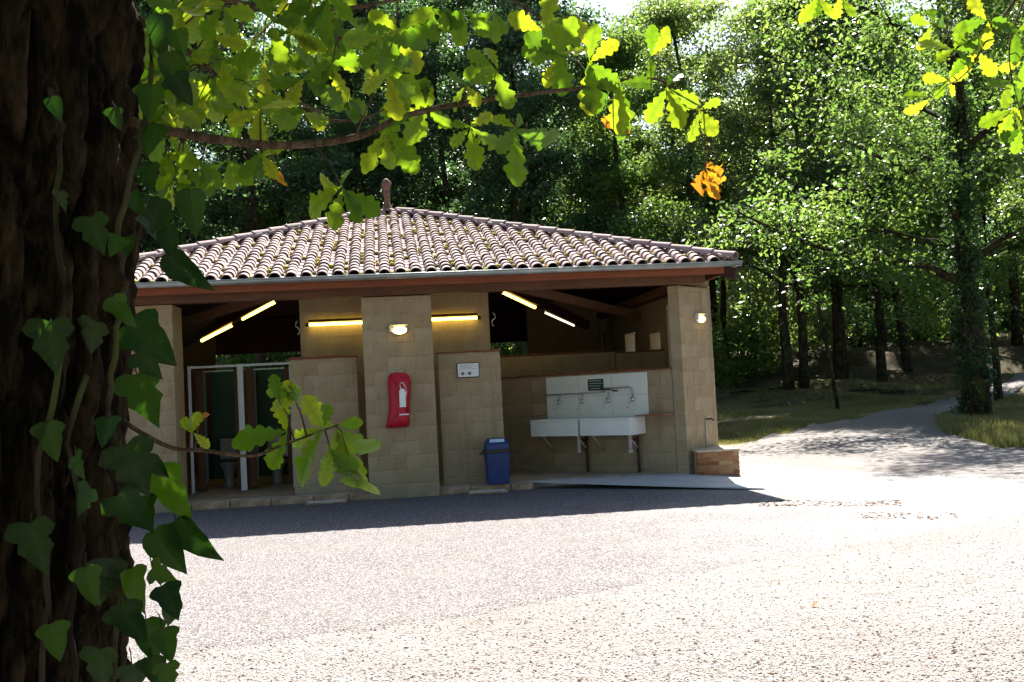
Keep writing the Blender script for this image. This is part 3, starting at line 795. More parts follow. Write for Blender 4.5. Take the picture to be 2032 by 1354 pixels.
# swing bin
bn = empty('swing_bin', (1.52, D+.17, zf), 'blue plastic swing-lid bin with a pale lid label by the right screen wall', 'bin')
def frus(m_, x0, y0, a0, b0, z0, a1, b1, z1, r=.3):
    def ringp(a, b_, z):
        pts = []
        for k in range(20):
            t_ = 2*math.pi*(k+.5)/20; c_, s__ = math.cos(t_), math.sin(t_)
            pts.append((x0+a*math.copysign(abs(c_)**r, c_), y0+b_*math.copysign(abs(s__)**r, s__), z))
        return pts
    m_.add(ringp(a0, b0, z0)+ringp(a1, b1, z1), [(k, (k+1) % 20, 20+(k+1) % 20, 20+k) for k in range(20)]+[tuple(range(19, -1, -1)), tuple(range(20, 40))], False)
bx, by = 1.52, D+.17
b = MB(); frus(b, bx, by, .158, .13, zf+.002, .178, .15, zf+.45); b.build('body', M['bin'], bn, bevel=.004)
b = MB(); frus(b, bx, by, .195, .165, zf+.452, .198, .168, zf+.475); frus(b, bx, by, .178, .15, zf+.476, .178, .15, zf+.50); b.build('rim', M['frame'], bn)
b = MB(); frus(b, bx, by, .182, .155, zf+.501, .175, .150, zf+.58); frus(b, bx, by, .175, .150, zf+.5805, .13, .105, zf+.655); b.build('lid', M['bin'], bn, bevel=.004)
b = MB(); b.box(-.105, .105, -.0, .004, -.0, .05); b.build('label', M['label'], bn, T(bx, by-.137, zf+.605) @ Matrix.Rotation(-.56, 4, 'X'))
b = MB(); b.add([(bx-.255, by-.12, zf+.43), (bx-.19, by-.12, zf+.43), (bx-.19, by-.12, zf+.50), (bx-.255, by+.05, zf+.43), (bx-.19, by+.05, zf+.43), (bx-.19, by+.05, zf+.50)], [(0, 1, 2), (5, 4, 3), (0, 2, 5, 3), (1, 0, 3, 4)]); b.build('side_grip', M['frame'], bn)

# toilet stalls
def stall(x0, x1, label):
    y0, y1 = 16.62, 18.0
    t = empty('toilet_stall', ((x0+x1)/2, 17.3, zf), label, 'toilet stall', 'open toilet stalls in the left bay')
    MB().box(x0, x1, y0-.02, y0+.02, 2.03, 2.065).build('header', M['alu'], t)
    MB().box(x0+.02, x1-.02, y0+.06, y0+.09, 1.97, 1.985).build('rail', M['steel'], t)
    MB().box(x0+.04, x1-.02, y1, y1+.03, zf+.1, 2.0).build('back_panel', M['green'], t)
    MB().box(x0+.03, x0+.06, y0+.05, y1-.002, zf+.12, 1.98).build('side_panel', M['jamb'], t)
    MB().box(x0+.061, x0+.17, y0+.0, y0+.03, zf+.05, 1.99).build('jamb', M['jamb'], t)
    MB().box(x1-.11, x1-.06, y0+.0, y0+.03, zf+.05, 1.99).build('jamb', M['jamb'], t)
    MB().box(-.66, 0, -.018, .018, zf+.12, 1.95).build('door', M['green'], t, T(x0+.18, y0+.05, 0, math.radians(98)) @ Matrix.Scale(-1, 4, (1, 0, 0)))
    return t
stall(-3.02, -2.27, 'left open toilet stall, darker, beside the left pillar')
stall(-2.25, -1.49, 'right open toilet stall, between the wide white post and the left screen wall')
for x, wd, lb in ((-3.045, .025, 'thin painted post at the left end of the toilet stalls'), (-2.275, .05, 'wide white painted post between the two toilet stalls'), (-1.50, .03, 'thin white painted post beside the left screen wall')):
    tag(MB().box(x-wd*.9, x+wd*.9, 16.57, 16.60, zf, 2.07).build('stall_post', M['alu'], bevel=.004), lb, 'post', 'toilet stall posts')
def toilet(x, y, label):
    t = empty('toilet', (x, y, zf), label, 'toilet', 'toilets inside the stalls')
    MB().lathe([(.11, 0), (.10, .05), (.085, .15), (.11, .26), (.17, .36), (.185, .40), (.15, .41)], 18, c=(x, y, zf), sx=.95, sy=1.2).build('bowl', M['wc'], t)
    MB().lathe([(.185, .0), (.19, .02), (.18, .03)], 18, c=(x, y, zf+.412), sx=.95, sy=1.2).build('seat', M['frame'], t)
    MB().box(x-.18, x+.18, y+.22, y+.38, zf+.42, zf+.78).build('cistern', M['wc'], t, bevel=.02)
toilet(-2.62, 17.45, 'dim pale toilet inside the left stall')
toilet(-1.86, 17.45, 'dim pale toilet inside the right stall')

# drain grates against the step
for x, y, lb in ((-1.2, 14.80, 'low rusty grate tray at the step, left of the centre pillar'), (1.06, 14.84, 'low rusty grate tray at the step, below the blue bin')):
    t = empty('drain_grate', (x+.27, y, 0), lb, 'grate', 'grates along the step')
    MB().box(x, x+.56, y-.14, y+.14, .007, .03).build('tray', M['step'], t, bevel=.004)
    for k in range(5): MB().box(x+.02, x+.54, y-.12+k*.056, y-.09+k*.056, .032, .04).build('bar', M['pvc'], t)

# ------------------------------------------------------------------ trees
def leaf_quads(cent, size, n_per, spread, flat=.6, seed=0, up=.25):
    r_ = np.random.default_rng(seed)
    cent = np.asarray(cent); n = len(cent)*n_per
    c = np.repeat(cent, n_per, 0) + r_.normal(0, 1, (n, 3))*np.array([spread, spread, spread*flat])
    s = size*r_.uniform(.55, 1.25, n)
    nrm = r_.normal(0, 1, (n, 3)); nrm[:, 2] = np.abs(nrm[:, 2])+up; nrm /= np.linalg.norm(nrm, axis=1)[:, None]
    a = np.cross(nrm, r_.normal(0, 1, (n, 3))); a /= np.linalg.norm(a, axis=1)[:, None]
    b = np.cross(nrm, a)
    a *= s[:, None]; b *= (s*.55)[:, None]
    v = np.stack([c-a, c-b*1.0-a*.1, c+a, c+b*1.0-a*.1], 1).reshape(-1, 3)
    return v, np.arange(n*4).reshape(-1, 4)

def make_tree_meshes(seed, H, base, Rr, tr, lean=0, nlimb=11, clumps=300, per=42, lsz=.085, spread=.34, top=1.0, mat='crownA', low_bias=1.):
    r = random.Random(seed); tb = MB(); cent = []
    pts = [V((0, 0, -.3))]; rad = [tr*1.25]; n = 9
    for k in range(1, n+1):
        t = k/n
        pts.append(V((lean*t*H + .25*math.sin(k*1.3+seed)*t*1.2, .25*math.cos(k*1.7+seed*2)*t, t*H*.86)))
        rad.append(tr*(1-.8*t)+.01)
    rad[1] = tr
    tb.tube(pts, rad, 9)
    def trunk_at(t):
        f_ = t*n; i = min(int(f_), n-1); return pts[i].lerp(pts[i+1], f_-i), rad[i]*(1-(f_-i))+rad[i+1]*(f_-i)
    for j in range(nlimb):
        t = (base + (.92*H-base)*((j+.5)/nlimb)**low_bias)/H/.86; t = min(t, .99)
        p, r0 = trunk_at(t)
        az = j*2.4+r.uniform(-.4, .4)
        hh = (p.z-base)/(H-base)
        L = Rr*(1-.55*max(0, hh))*r.uniform(.75, 1.1)*(math.sin(math.pi*min(1, .25+.75*max(0, hh)))**.3)
        el = r.uniform(.15, .6)+.4*hh
        q = [p]; d = V((math.cos(az)*math.cos(el), math.sin(az)*math.cos(el), math.sin(el)))
        for s in range(5):
            d = (d + V((r.uniform(-.25, .25), r.uniform(-.25, .25), r.uniform(-.22, .16)))).normalized()
            q.append(q[-1]+d*L/5)
        rr = [max(.012, r0*.5*(1-.8*i/5)) for i in range(6)]
        tb.tube(q, rr, 6, False)
        for s in range(2, 6):
            cent.append(q[s])
            for _ in range(3):
                d2 = V((r.uniform(-1, 1), r.uniform(-1, 1), r.uniform(-.5, .7))).normalized()*r.uniform(.5, 1.3)*Rr*.26
                tb.tube([q[s], q[s]+d2*.5+V((0, 0, .1)), q[s]+d2], [rr[s]*.45, .012, .006], 4, False)
                cent += [q[s]+d2, q[s]+d2*.6]
    # extra clumps on the outer shell for a full but broken outline
    c_ = np.array([tuple(x) for x in cent]); need = max(0, clumps-len(c_))
    idx = [r.randrange(len(c_)) for _ in range(need)]
    ex = c_[idx] + np.random.default_rng(seed).normal(0, Rr*.15, (need, 3)) if need else np.zeros((0, 3))
    c_ = np.vstack([c_, ex]); c_ = c_[c_[:, 2] > base-.4]
    lv, lf = leaf_quads(c_, lsz, per, spread, .55, seed)
    return tb.mesh('trunk', M['treebark']), np_mesh('crown', lv, lf, M[mat])

tv = []
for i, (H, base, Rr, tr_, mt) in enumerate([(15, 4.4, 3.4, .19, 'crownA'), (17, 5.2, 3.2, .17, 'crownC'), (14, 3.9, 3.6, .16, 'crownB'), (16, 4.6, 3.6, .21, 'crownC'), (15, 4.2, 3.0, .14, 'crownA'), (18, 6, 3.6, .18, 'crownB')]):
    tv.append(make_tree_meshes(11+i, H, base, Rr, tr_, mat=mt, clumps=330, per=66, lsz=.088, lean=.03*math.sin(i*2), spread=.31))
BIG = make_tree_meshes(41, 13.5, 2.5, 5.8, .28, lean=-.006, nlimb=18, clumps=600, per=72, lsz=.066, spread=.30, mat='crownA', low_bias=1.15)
EDGE = make_tree_meshes(52, 12.5, 2.9, 4.4, .17, nlimb=16, clumps=560, per=66, lsz=.064, spread=.26, mat='crownB', low_bias=1.1)
EDGE2 = make_tree_meshes(57, 11.5, 3.1, 4.2, .16, nlimb=15, clumps=520, per=66, lsz=.064, spread=.26, mat='crownA', low_bias=1.1)

def tree(name, var, x, y, label, group=None, s=1., rz=None, tilt=0):
    t = bpy.data.objects.new(name, None); COL.objects.link(t)
    Mx = Matrix.Translation((x, y, tz(x, y))) @ Matrix.Rotation(random.uniform(0, 6.28) if rz is None else rz, 4, 'Z') @ Matrix.Rotation(tilt, 4, 'X') @ Matrix.Scale(s, 4)
    put(t, None, Mx); tag(t, label, 'tree', group)
    link('trunk', var[0], t, Mx); link('crown', var[1], t, Mx)
    return t
def pos(px, d):
    b = math.radians(6.91)+math.atan((px-1016)/F)
    return d*math.sin(b), d*math.cos(b)

x, y = pos(1926, 26.0)
tree('ivy_clad_oak', BIG, x, y, 'thick ivy-covered tree trunk on the grassy mound at the far right of the yard', rz=1.2)
ivq = []; rr_ = random.Random(8)
for k in range(230):
    a = rr_.uniform(0, 6.28); z = rr_.uniform(.1, 7.5); q_ = .28-.014*z+rr_.uniform(0, .05)
    ivq.append((q_*math.cos(a), q_*math.sin(a), z))
lv, lf = leaf_quads(ivq, .065, 26, .10, 1.6, 66)
big_ = bpy.data.objects['ivy_clad_oak']
tag(link('ivy_leaves', np_mesh('ivy_leaves', lv, lf, M['crownC']), big_, WM['ivy_clad_oak']), kind='stuff')
x, y = pos(1560, 35.5)
tree('edge_tree', EDGE, x, y, 'pale leafy tree hanging low over the grass right of the washhouse', rz=.4)
x, y = pos(1745, 37.5)
tree('edge_tree', EDGE2, x, y, 'bushy bright green tree at the wood edge between the pale tree and the ivy-clad oak', rz=2.0)
x, y = pos(1655, 30.0)
lt = MB(); lt.tube([(0, 0, -.2), (-.14, 0, 1.2), (-.34, .05, 2.6), (-.50, .1, 4.2)], [.06, .055, .045, .03], 8)
t = bpy.data.objects.new('leaning_sapling', None); COL.objects.link(t); Mx = T(x, y, tz(x, y)); put(t, None, Mx)
tag(t, 'thin dark leaning sapling trunk standing in the grass right of the washhouse', 'tree')
lt.build('trunk', M['treebark'], t, Mx)
lv, lf = leaf_quads([(-.5, .1, 4.2), (-.3, .2, 4.7), (-.8, -.1, 4.6)], .08, 80, .45, .5, 5)
link('crown', np_mesh('crown', lv, lf, M['crownA']), t, Mx)
x, y = pos(1972, 31.5)
tree('young_tree', tv[4], x, y, 'slim dark tree directly behind and right of the ivy-clad oak', s=.72)

shade = 'shady woodland trees'
n_t = 0; nfr = 0
for ring_, (d0, step, jit) in enumerate(((34, 2.9, 1.4), (39, 3.2, 1.8), (45, 3.9, 2.2), (53, 4.6, 2.5), (63, 6.0, 3.0), (76, 7.5, 4), (92, 7.5, 4), (112, 8.0, 5))):
    a0, a1 = (-24, 42) if ring_ > 0 else (-21, 40)
    ang = a0
    while ang < a1:
        ang += math.degrees(step/d0)*random.uniform(.75, 1.25)*(.72 if ang > 20 and 0 < ring_ < 5 else 1)
        d = d0+random.uniform(-jit, jit)
        if ring_ == 0 and ang > 17: d += 2.5
        a = math.radians(ang); x, y = d*math.sin(a), d*math.cos(a)
        if y < 28: continue
        pxx = 1016+F*math.tan(a-math.radians(6.91))
        if d < 41 and 1880 < pxx < 2000: continue
        if 1962 < pxx < 2004 and d < 73: continue
        if ring_ == 0 and 1430 < pxx < 1820 and random.random() < .25: continue
        left = pxx < 1150
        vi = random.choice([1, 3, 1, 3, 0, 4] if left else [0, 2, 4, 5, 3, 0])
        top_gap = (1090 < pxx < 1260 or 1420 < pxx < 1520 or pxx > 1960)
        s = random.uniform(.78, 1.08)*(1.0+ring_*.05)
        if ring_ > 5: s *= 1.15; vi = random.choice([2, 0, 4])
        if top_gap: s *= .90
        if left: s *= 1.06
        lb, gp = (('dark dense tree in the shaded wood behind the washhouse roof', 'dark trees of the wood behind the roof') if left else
                  ('slender tree of the sunlit wood to the right of the washhouse', 'slender trees of the wood on the right'))
        if ring_ == 0 and 1430 < pxx < 1900:
            nfr += 1
            lb = ['nearest woodland tree to the washhouse corner, front row of the right wood', 'second front-row tree of the right wood, counted from the washhouse corner', 'third front-row tree of the right wood, counted from the washhouse corner', 'fourth front-row tree of the right wood, counted from the washhouse corner', 'fifth front-row tree of the right wood, counted from the washhouse corner', 'sixth front-row tree of the right wood, counted from the washhouse corner'][min(nfr, 6)-1]
            gp = 'front-row trees of the right wood'
        tree('woodland_tree', tv[vi], x, y, lb, gp, s, tilt=random.uniform(-.09, .09)); n_t += 1
print('woodland trees', n_t)

# unseen trees added behind and beside the camera to block sky light
for k, (x, y) in enumerate(((-9, -7), (-4, -10), (2, -11), (8, -10), (14, -7), (-13, -1), (-14, 6), (-15, 13), (-14, 20), (19, -2), (21, 5))):
    tree('sky_screen_tree', tv[(k*2) % 6], x, y, 'unseen tree added round the camera to screen off the sky', 'unseen trees added to screen off the sky', 1.1)

# understorey shrubs
SHR = []
for k in range(6):
    r = random.Random(k)
    cc = [(r.gauss(0, .8), r.gauss(0, .8), abs(r.gauss(.9, .6))) for _ in range(46)]
    lv, lf = leaf_quads(cc, .085, 60, .26, .8, 90+k); shm = np_mesh('foliage', lv, lf, M[['crownA', 'crownB', 'crownC'][k % 3]])
    stm = MB(); [stm.tube([(0, 0, -.1), (q[0]*.5, q[1]*.5, q[2]*.6), q], [.03, .02, .008], 5) for q in cc[::5]]
    SHR.append((shm, stm.mesh('stem', M['treebark'])))
def shrub(k, px, d, label, group=None, s=1.):
    x, y = pos(px, d)
    t = bpy.data.objects.new('woodland_shrub', None); COL.objects.link(t)
    Mx = T(x, y, tz(x, y), k*1.1) @ Matrix.Scale(s*random.uniform(.85, 1.25), 4); put(t, None, Mx)
    tag(t, label, 'shrub', group)
    link('foliage', SHR[k % 6][0], t, Mx); link('stem', SHR[k % 6][1], t, Mx)
shrub(0, 1455, 40, 'shrub just right of the washhouse corner, at the foot of the wood', s=1.2)
shrub(1, 1520, 43, 'light leafy shrub behind the leaning sapling, left part of the wood', s=1.3)
shrub(4, 1612, 46, 'pale shrub on top of the bank behind the leaning sapling')
shrub(5, 1705, 48, 'dark shrub on top of the bank right of the leaning sapling')
shrub(3, 1822, 47, 'shrub on top of the bank left of the ivy-clad oak')
shrub(4, 1900, 50, 'shrub seen beside the left edge of the ivy-clad trunk')
for k, (px, d) in enumerate(((1370, 38), (1240, 37), (1120, 36), (1000, 38), (880, 36), (640, 36), (500, 36), (400, 35), (300, 36), (760, 37))):
    shrub(k, px, d, 'shrub behind the washhouse, glimpsed under its roof', 'shrubs behind the washhouse', 1.2)
for k in range(44):
    px = -120+k*52+random.uniform(-20, 20)
    if 1940 < px < 2010: continue
    shrub(k, px, random.uniform(56, 72), 'leafy undergrowth bush far back between the trunks of the wood', 'bushes far back in the wood', 2.6)

# small pale house between the trunks on the right
x, y = pos(1985, 74); hz = tz(x, y)
Hs = empty('pale_cottage', (x, y, hz), 'small cream rendered house half hidden by trees at the far right', 'house', rz=math.radians(-28))
Mh = WM[Hs.name]
MB().box(-1.6, 3.4, 0, 5, -.5, 2.5).build('wall', M['render'], Hs, Mh)
MB().add([(-1.9, -.3, 2.5), (3.7, -.3, 2.5), (3.7, 5.3, 2.5), (-1.9, 5.3, 2.5), (-1.9, 2.5, 3.9), (3.7, 2.5, 3.9)], [(0, 1, 5, 4), (2, 3, 4, 5), (0, 4, 3), (1, 2, 5), (3, 2, 1, 0)]).build('roof', M['terracotta'], Hs, Mh)
MB().box(1.2, 2.0, -.03, .02, 1.0, 2.0).build('window', M['frame'], Hs, Mh)

# fallen trunk / sticks on the bank
bk = random.Random(4)
for k in range(5):
    x, y = pos(1470+k*75, 36.5+bk.uniform(-1.5, 1.5)); z = tz(x, y)
    L = bk.uniform(.8, 2.2); a = bk.uniform(-.3, .3)
    tag(MB().tube([(x-L/2, y-L*a, z+.05), (x, y, z+.10), (x+L/2, y+L*a, z+.07)], [.03, .05, .025], 6).build('fallen_branch', M['treebark']), ['leftmost fallen branch on the shaded bank, nearest the washhouse', 'second fallen branch from the washhouse on the shaded bank', 'middle one of five fallen branches on the shaded bank', 'fourth fallen branch from the washhouse on the shaded bank', 'rightmost fallen branch on the shaded bank, nearest the ivy-clad oak'][k], 'branch')

# grass tufts
def tufts(n, region, hmin, hmax, seed):
    r = np.random.default_rng(seed); vs = []; 
    cnt_ = 0
    out = []
    while cnt_ < n:
        b = r.uniform(*region[0]); d = r.uniform(*region[1])
        if d < yard_r(b)-.05*r.random(): continue
        if any(abs(b-tb_) < 1.2 and abs(d-tr__) < tw for tb_, tr__, tw in trk): continue
        x, y = d*math.sin(math.radians(b)), d*math.cos(math.radians(b))
        k = mnoise.noise(V((x*.5, y*.5, seed)))
        if k < -.25: continue
        out.append((x, y, tz(x, y)-.03)); cnt_ += 1
    p = np.array(out); p = np.repeat(p, 5, 0); m_ = len(p)
    p[:, :2] += r.normal(0, .05, (m_, 2))
    h_ = r.uniform(hmin, hmax, m_); a = r.uniform(0, 6.28, m_); wd = r.uniform(.006, .014, m_)
    dx = np.stack([np.cos(a)*wd, np.sin(a)*wd, np.zeros(m_)], 1)
    tip = p + np.stack([r.normal(0, .35, m_)*h_, r.normal(0, .35, m_)*h_, h_], 1)
    v = np.stack([p-dx, p+dx, tip], 1).reshape(-1, 3)
    return v, np.arange(m_*3).reshape(-1, 3)
v1, f1 = tufts(13000, ((17.3, 36), (18, 38)), .03, .10, 1)
v2, f2 = tufts(3500, ((28.8, 35), (18.2, 25)), .10, .26, 2)
v = np.vstack([v1, v2]); f_ = np.vstack([f1, f2+len(v1)])
tag(link('grass', np_mesh('grass', v, f_, M['grass'], k=3)), 'short patchy grass on the verge between the yard and the wood', 'grass', kind='stuff')

# loose stones and leaf litter on the yard
def chips(n, reg, smin, smax, seed, flat=.35, zoff=.004):
    r = np.random.default_rng(seed); px = r.uniform(*reg[0], n); py = reg[1][0]+(reg[1][1]-reg[1][0])*r.random(n)**reg[2]
    pts = []
    for a, b_ in zip(px, py):
        q = at(a, b_, 1.)-O; k_ = -EYE/q.z; p = O+q*k_; 
        if p.y > 14.4 and p.x < 5.2: continue
        pts.append((p.x, p.y, tz(p.x, p.y)+zoff))
    c = np.array(pts); n = len(c); s = r.uniform(smin, smax, n)
    vs = []
    ang = r.uniform(0, 6.28, n)
    base = np.array([(1, 0, 0), (.3, .8, 0), (-.8, .5, 0), (-.9, -.4, 0), (.1, -.9, 0)])
    ca, sa = np.cos(ang), np.sin(ang)
    for b_ in base:
        j = r.uniform(.6, 1.2, n)
        x = b_[0]*s*j; y = b_[1]*s*j*.7
        vs.append(np.stack([c[:, 0]+x*ca-y*sa, c[:, 1]+x*sa+y*ca, c[:, 2]], 1))
    vs.append(c + np.stack([r.normal(0, .2, n)*s, r.normal(0, .2, n)*s, s*flat*r.uniform(.5, 1.4, n)], 1))
    v = np.stack(vs, 1).reshape(-1, 3)
    i0 = np.arange(n)*6
    f = np.concatenate([np.stack([i0+k, i0+(k+1) % 5, i0+5], 1) for k in range(5)])
    return v, f
s_ = N('pale_stone_chips'); s_.col(s_.ramp(s_.noise(40, 2), [(.3, (.16, .14, .12)), (.5, (.36, .33, .30)), (.7, (.52, .49, .46))])); s_.set(.9, .2); M['chip'] = s_.m
s_ = N('brown_leaf_litter'); s_.col(s_.ramp(s_.noise(25, 2), [(.3, (.035, .024, .018)), (.55, (.09, .055, .04)), (.75, (.20, .10, .06))])); s_.set(.9, .2); M['litter'] = s_.m
v, f_ = chips(26000, ((250, 2040), (985, 1360), .75), .004, .012, 3)
tag(link('loose_stones', np_mesh('loose_stones', v, f_, M['chip'], k=3)), 'small loose pale stones scattered over the yard', 'gravel', kind='stuff')
va, fa = chips(1500, ((380, 2040), (1010, 1360), .6), .006, .018, 5, .25)
vb, fb = chips(260, ((1490, 1790), (994, 1006), 1.), .012, .04, 6, .3)
vc, fc = chips(110, ((1700, 1900), (1018, 1032), 1.), .012, .035, 8, .3)
v = np.vstack([va, vb, vc]); f_ = np.vstack([fa, fb+len(va), fc+len(va)+len(vb)])
tag(link('leaf_litter', np_mesh('leaf_litter', v, f_, M['litter'], k=3)), 'bits of brown leaf and bark lying scattered on the pale yard', 'leaf litter', kind='stuff')

# ------------------------------------------------------------------ foreground oak
def oak_outline(lobes=4, n=7):
    """half outline of a shallow-lobed oak leaf, unit length, petiole at (0,0) pointing +y"""
    if lobes == 4:
        return [(.010, 0), (.014, .06), (.04, .12), (.085, .175), (.105, .225), (.085, .262), (.075, .29), (.13, .345), (.185, .40), (.185, .45), (.145, .49), (.14, .52), (.20, .565), (.265, .62), (.262, .68), (.205, .72), (.185, .745),
                (.215, .78), (.24, .825), (.215, .87), (.155, .89), (.135, .93), (.09, .975), (.04, .985), (0, 1.0)]
    return [(.010, 0), (.014, .05), (.04, .10), (.07, .14), (.08, .18), (.062, .215), (.075, .245), (.125, .28), (.15, .325), (.125, .37), (.12, .40), (.18, .44), (.225, .49), (.215, .54), (.165, .575), (.17, .60), (.24, .64),
            (.275, .69), (.25, .735), (.20, .762), (.205, .80), (.21, .85), (.16, .88), (.13, .915), (.10, .965), (.045, .98), (0, 1.0)]
def leaf_mesh(name, half, mat, curl=.12, fold=.18, wave=.02, asym=0.):
    """fan of strips from midrib to edge with a 'vein' attribute"""
    vs = []; vein = []; fs = []; ribs = []
    def bend(x, y):
        z = -curl*y*y + fold*abs(x) + wave*math.sin(y*17+x*9)*min(1, abs(x)*5)
        return (x, y, z)
    n = len(half)
    for side in (1, -1):
        b0 = len(vs)
        for i, (hx, y) in enumerate(half):
            hx = hx*(1+asym*side)
            ym = max(0, y-abs(hx)*.42)
            for q in (0, .5, 1):
                vs.append(bend(side*hx*q, ym+(y-ym)*q)); vein.append(1. if q == 0 else .0)
                if 0 < i < n-1 and half[i][0] > half[i-1][0] and half[i][0] >= half[i+1][0]: ribs.append((vs[-1], .8-.5*q))
        for i in range(n-1):
            for q in range(2):
                a = b0+i*3+q; f = (a, a+3, a+4, a+1)
                fs.append(f if side < 0 else f[::-1])
    # narrow midrib and side veins are marked through the attribute on the rib vertices
    me = bpy.data.meshes.new(name); me.from_pydata(vs, [], fs)
    bm = bmesh.new(); bm.from_mesh(me); bmesh.ops.remove_doubles(bm, verts=bm.verts, dist=1e-4); bm.to_mesh(me); bm.free()
    me.polygons.foreach_set('use_smooth', [True]*len(me.polygons))
    at_ = me.attributes.new('vein', 'FLOAT', 'POINT')
    val = []
    for p in me.vertices:
        v_ = 1. if abs(p.co.x) < .004 else 0.
        for c_, k_ in ribs:
            if abs(c_[0]-p.co.x)+abs(c_[1]-p.co.y) < 1e-3: v_ = max(v_, k_)
        val.append(v_)
    at_.data.foreach_set('value', val)
    me.materials.append(mat); return me
oak_me = [leaf_mesh('oak_leaf', oak_outline(4), M['oak'], c_, f_, .02, a_) for c_, f_, a_ in ((.10, .20, .08), (.28, .12, -.1), (-.12, .28, .0))] + \
         [leaf_mesh('oak_leaf', oak_outline(5), M['oak'], c_, f_, .025, a_) for c_, f_, a_ in ((.20, .15, .1), (.38, .25, -.05), (.02, .08, .0))]
dry_me = [leaf_mesh('dry_oak_leaf', oak_outline(5), M['dry'], .9, .9, .09, .1), leaf_mesh('dry_oak_leaf', oak_outline(4), M['dry'], .6, .7, .12, -.1)]
ivy_half = [(.012, -.02), (.16, -.06), (.34, .0), (.46, .10), (.43, .20), (.33, .30), (.30, .36), (.30, .45), (.24, .62), (.14, .82), (.05, .95), (0, 1.02)]
ivy_half2 = [(.012, -.02), (.13, -.05), (.27, .02), (.33, .13), (.33, .30), (.28, .48), (.20, .66), (.11, .82), (.04, .95), (0, 1.02)]
ivy_half3 = [(.012, -.02), (.20, -.10), (.36, -.08), (.50, .12), (.40, .25), (.28, .30), (.36, .48), (.26, .58), (.18, .70), (.09, .86), (0, 1.02)]
ivy_me = [leaf_mesh('ivy_leaf', hfl, M['ivy'], c_, f_, .02, a_) for hfl, c_, f_, a_ in ((ivy_half, .15, .10, .05), (ivy_half2, .25, .22, -.05), (ivy_half3, .10, .05, .08), (ivy_half, -.05, .25, -.1))]

OAK = empty('foreground_oak', (-.62, 1.6, 0), 'huge rough-barked ivy-clad oak trunk at the left edge with leafy branches reaching over the view', 'tree')
# trunk: displaced column
tc0 = V((-.610, 1.62, 0)); lean = V((.045/1.0, -.03, 1.0))
NU, NV = 300, 520
zz = np.linspace(-.4, 4.5, NV); th = np.linspace(0, 2*math.pi, NU, endpoint=False)
verts = np.zeros((NU, NV, 3))
for i, a in enumerate(th):
    ca, sa = math.cos(a), math.sin(a)
    for j, z in enumerate(zz):
        wv = .25*mnoise.noise(V((ca*2, sa*2, z*2.5)))
        w2 = .5*mnoise.noise(V((ca*4, sa*4, z*5+3)))
        dd = mnoise.voronoi(V((ca*6.2+wv+w2*.5, sa*6.2+w2*.4, z*3.3+wv*2)))[0]
        e = min(1, (dd[1]-dd[0])/.42)
        dd2 = mnoise.voronoi(V((ca*12+w2, sa*12, z*11+w2)))[0]
        e2 = min(1, (dd2[1]-dd2[0])/.30)
        h_ = .034*(1-e)**1.3 + .008*(1-e2) + .005*mnoise.noise(V((ca*30, sa*30, z*28))) + .003*mnoise.noise(V((ca*70, sa*70, z*60)))
        R_ = .232 - .012*z*.3 + .14*math.exp(-(z+.1)*3.0) + .012*mnoise.noise(V((ca, sa, z*.8)))
        R_ -= h_*1.3
        verts[i, j] = (ca*R_ + tc0.x + .055*(z-1.5), sa*R_+tc0.y-.03*(z-1.5), z)
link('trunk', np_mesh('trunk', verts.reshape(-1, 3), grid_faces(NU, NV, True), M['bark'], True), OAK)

# branches: photo-pixel paths laid out at their own distances
def branch(path, r0, r1, nm='branch', parent=None, n=7):
    pts = [at(*p) for p in path]
    sm = []
    for i in range(len(pts)-1):
        p0 = pts[max(0, i-1)]; p1, p2 = pts[i], pts[i+1]; p3 = pts[min(len(pts)-1, i+2)]
        for k in range(5):
            t = k/5; sm.append(.5*((2*p1)+(p2-p0)*t+(2*p0-5*p1+4*p2-p3)*t*t+(3*p1-p0-3*p2+p3)*t**3))
    sm.append(pts[-1]); N_ = len(sm)
    rad = [r0+(r1-r0)*i/(N_-1)*(1+.12*math.sin(i*2.3)) for i in range(N_)]
    o = MB().tube(sm, rad, n).build(nm, M['twig'], parent or OAK)
    return o, sm
br1, p1 = branch([(240, 235, 1.60), (300, 252, 1.62), (420, 275, 1.66), (540, 288, 1.70), (640, 283, 1.74), (720, 268, 1.78), (800, 232, 1.82), (900, 208, 1.87), (990, 195, 1.92), (1080, 183, 1.96), (1170, 172, 2.0), (1240, 158, 2.03), (1300, 157, 2.06), (1345, 178, 2.08), (1395, 205, 2.1)], .0085, .0016)
br2, p2 = branch([(250, 20, 1.66), (330, 78, 1.70), (395, 118, 1.76), (450, 160, 1.80), (510, 205, 1.85), (560, 196, 1.90), (620, 215, 1.95), (665, 240, 2.0), (740, 230, 2.06)], .0075, .002)
br3, p3 = branch([(235, 830, 1.58), (285, 862, 1.58), (345, 890, 1.60), (400, 894, 1.62), (500, 905, 1.66), (560, 884, 1.70), (620, 862, 1.72), (672, 843, 1.74)], .0042, .0014)
br4, p4 = branch([(230, -90, 1.75), (420, -10, 1.85), (560, 20, 1.95), (700, 15, 2.05), (850, -10, 2.15), (1000, -5, 2.25), (1100, 60, 2.28), (1150, 105, 2.3)], .006, .0015)
br5, p5 = branch([(560, -60, 1.80), (600, 5, 1.80), (640, 60, 1.82), (690, 80, 1.84), (770, 110, 1.86)], .003, .001)
allp = [(q, br1) for q in p1] + [(q, br2) for q in p2] + [(q, br3) for q in p3] + [(q, br4) for q in p4] + [(q, br5) for q in p5]
nleaf = 0
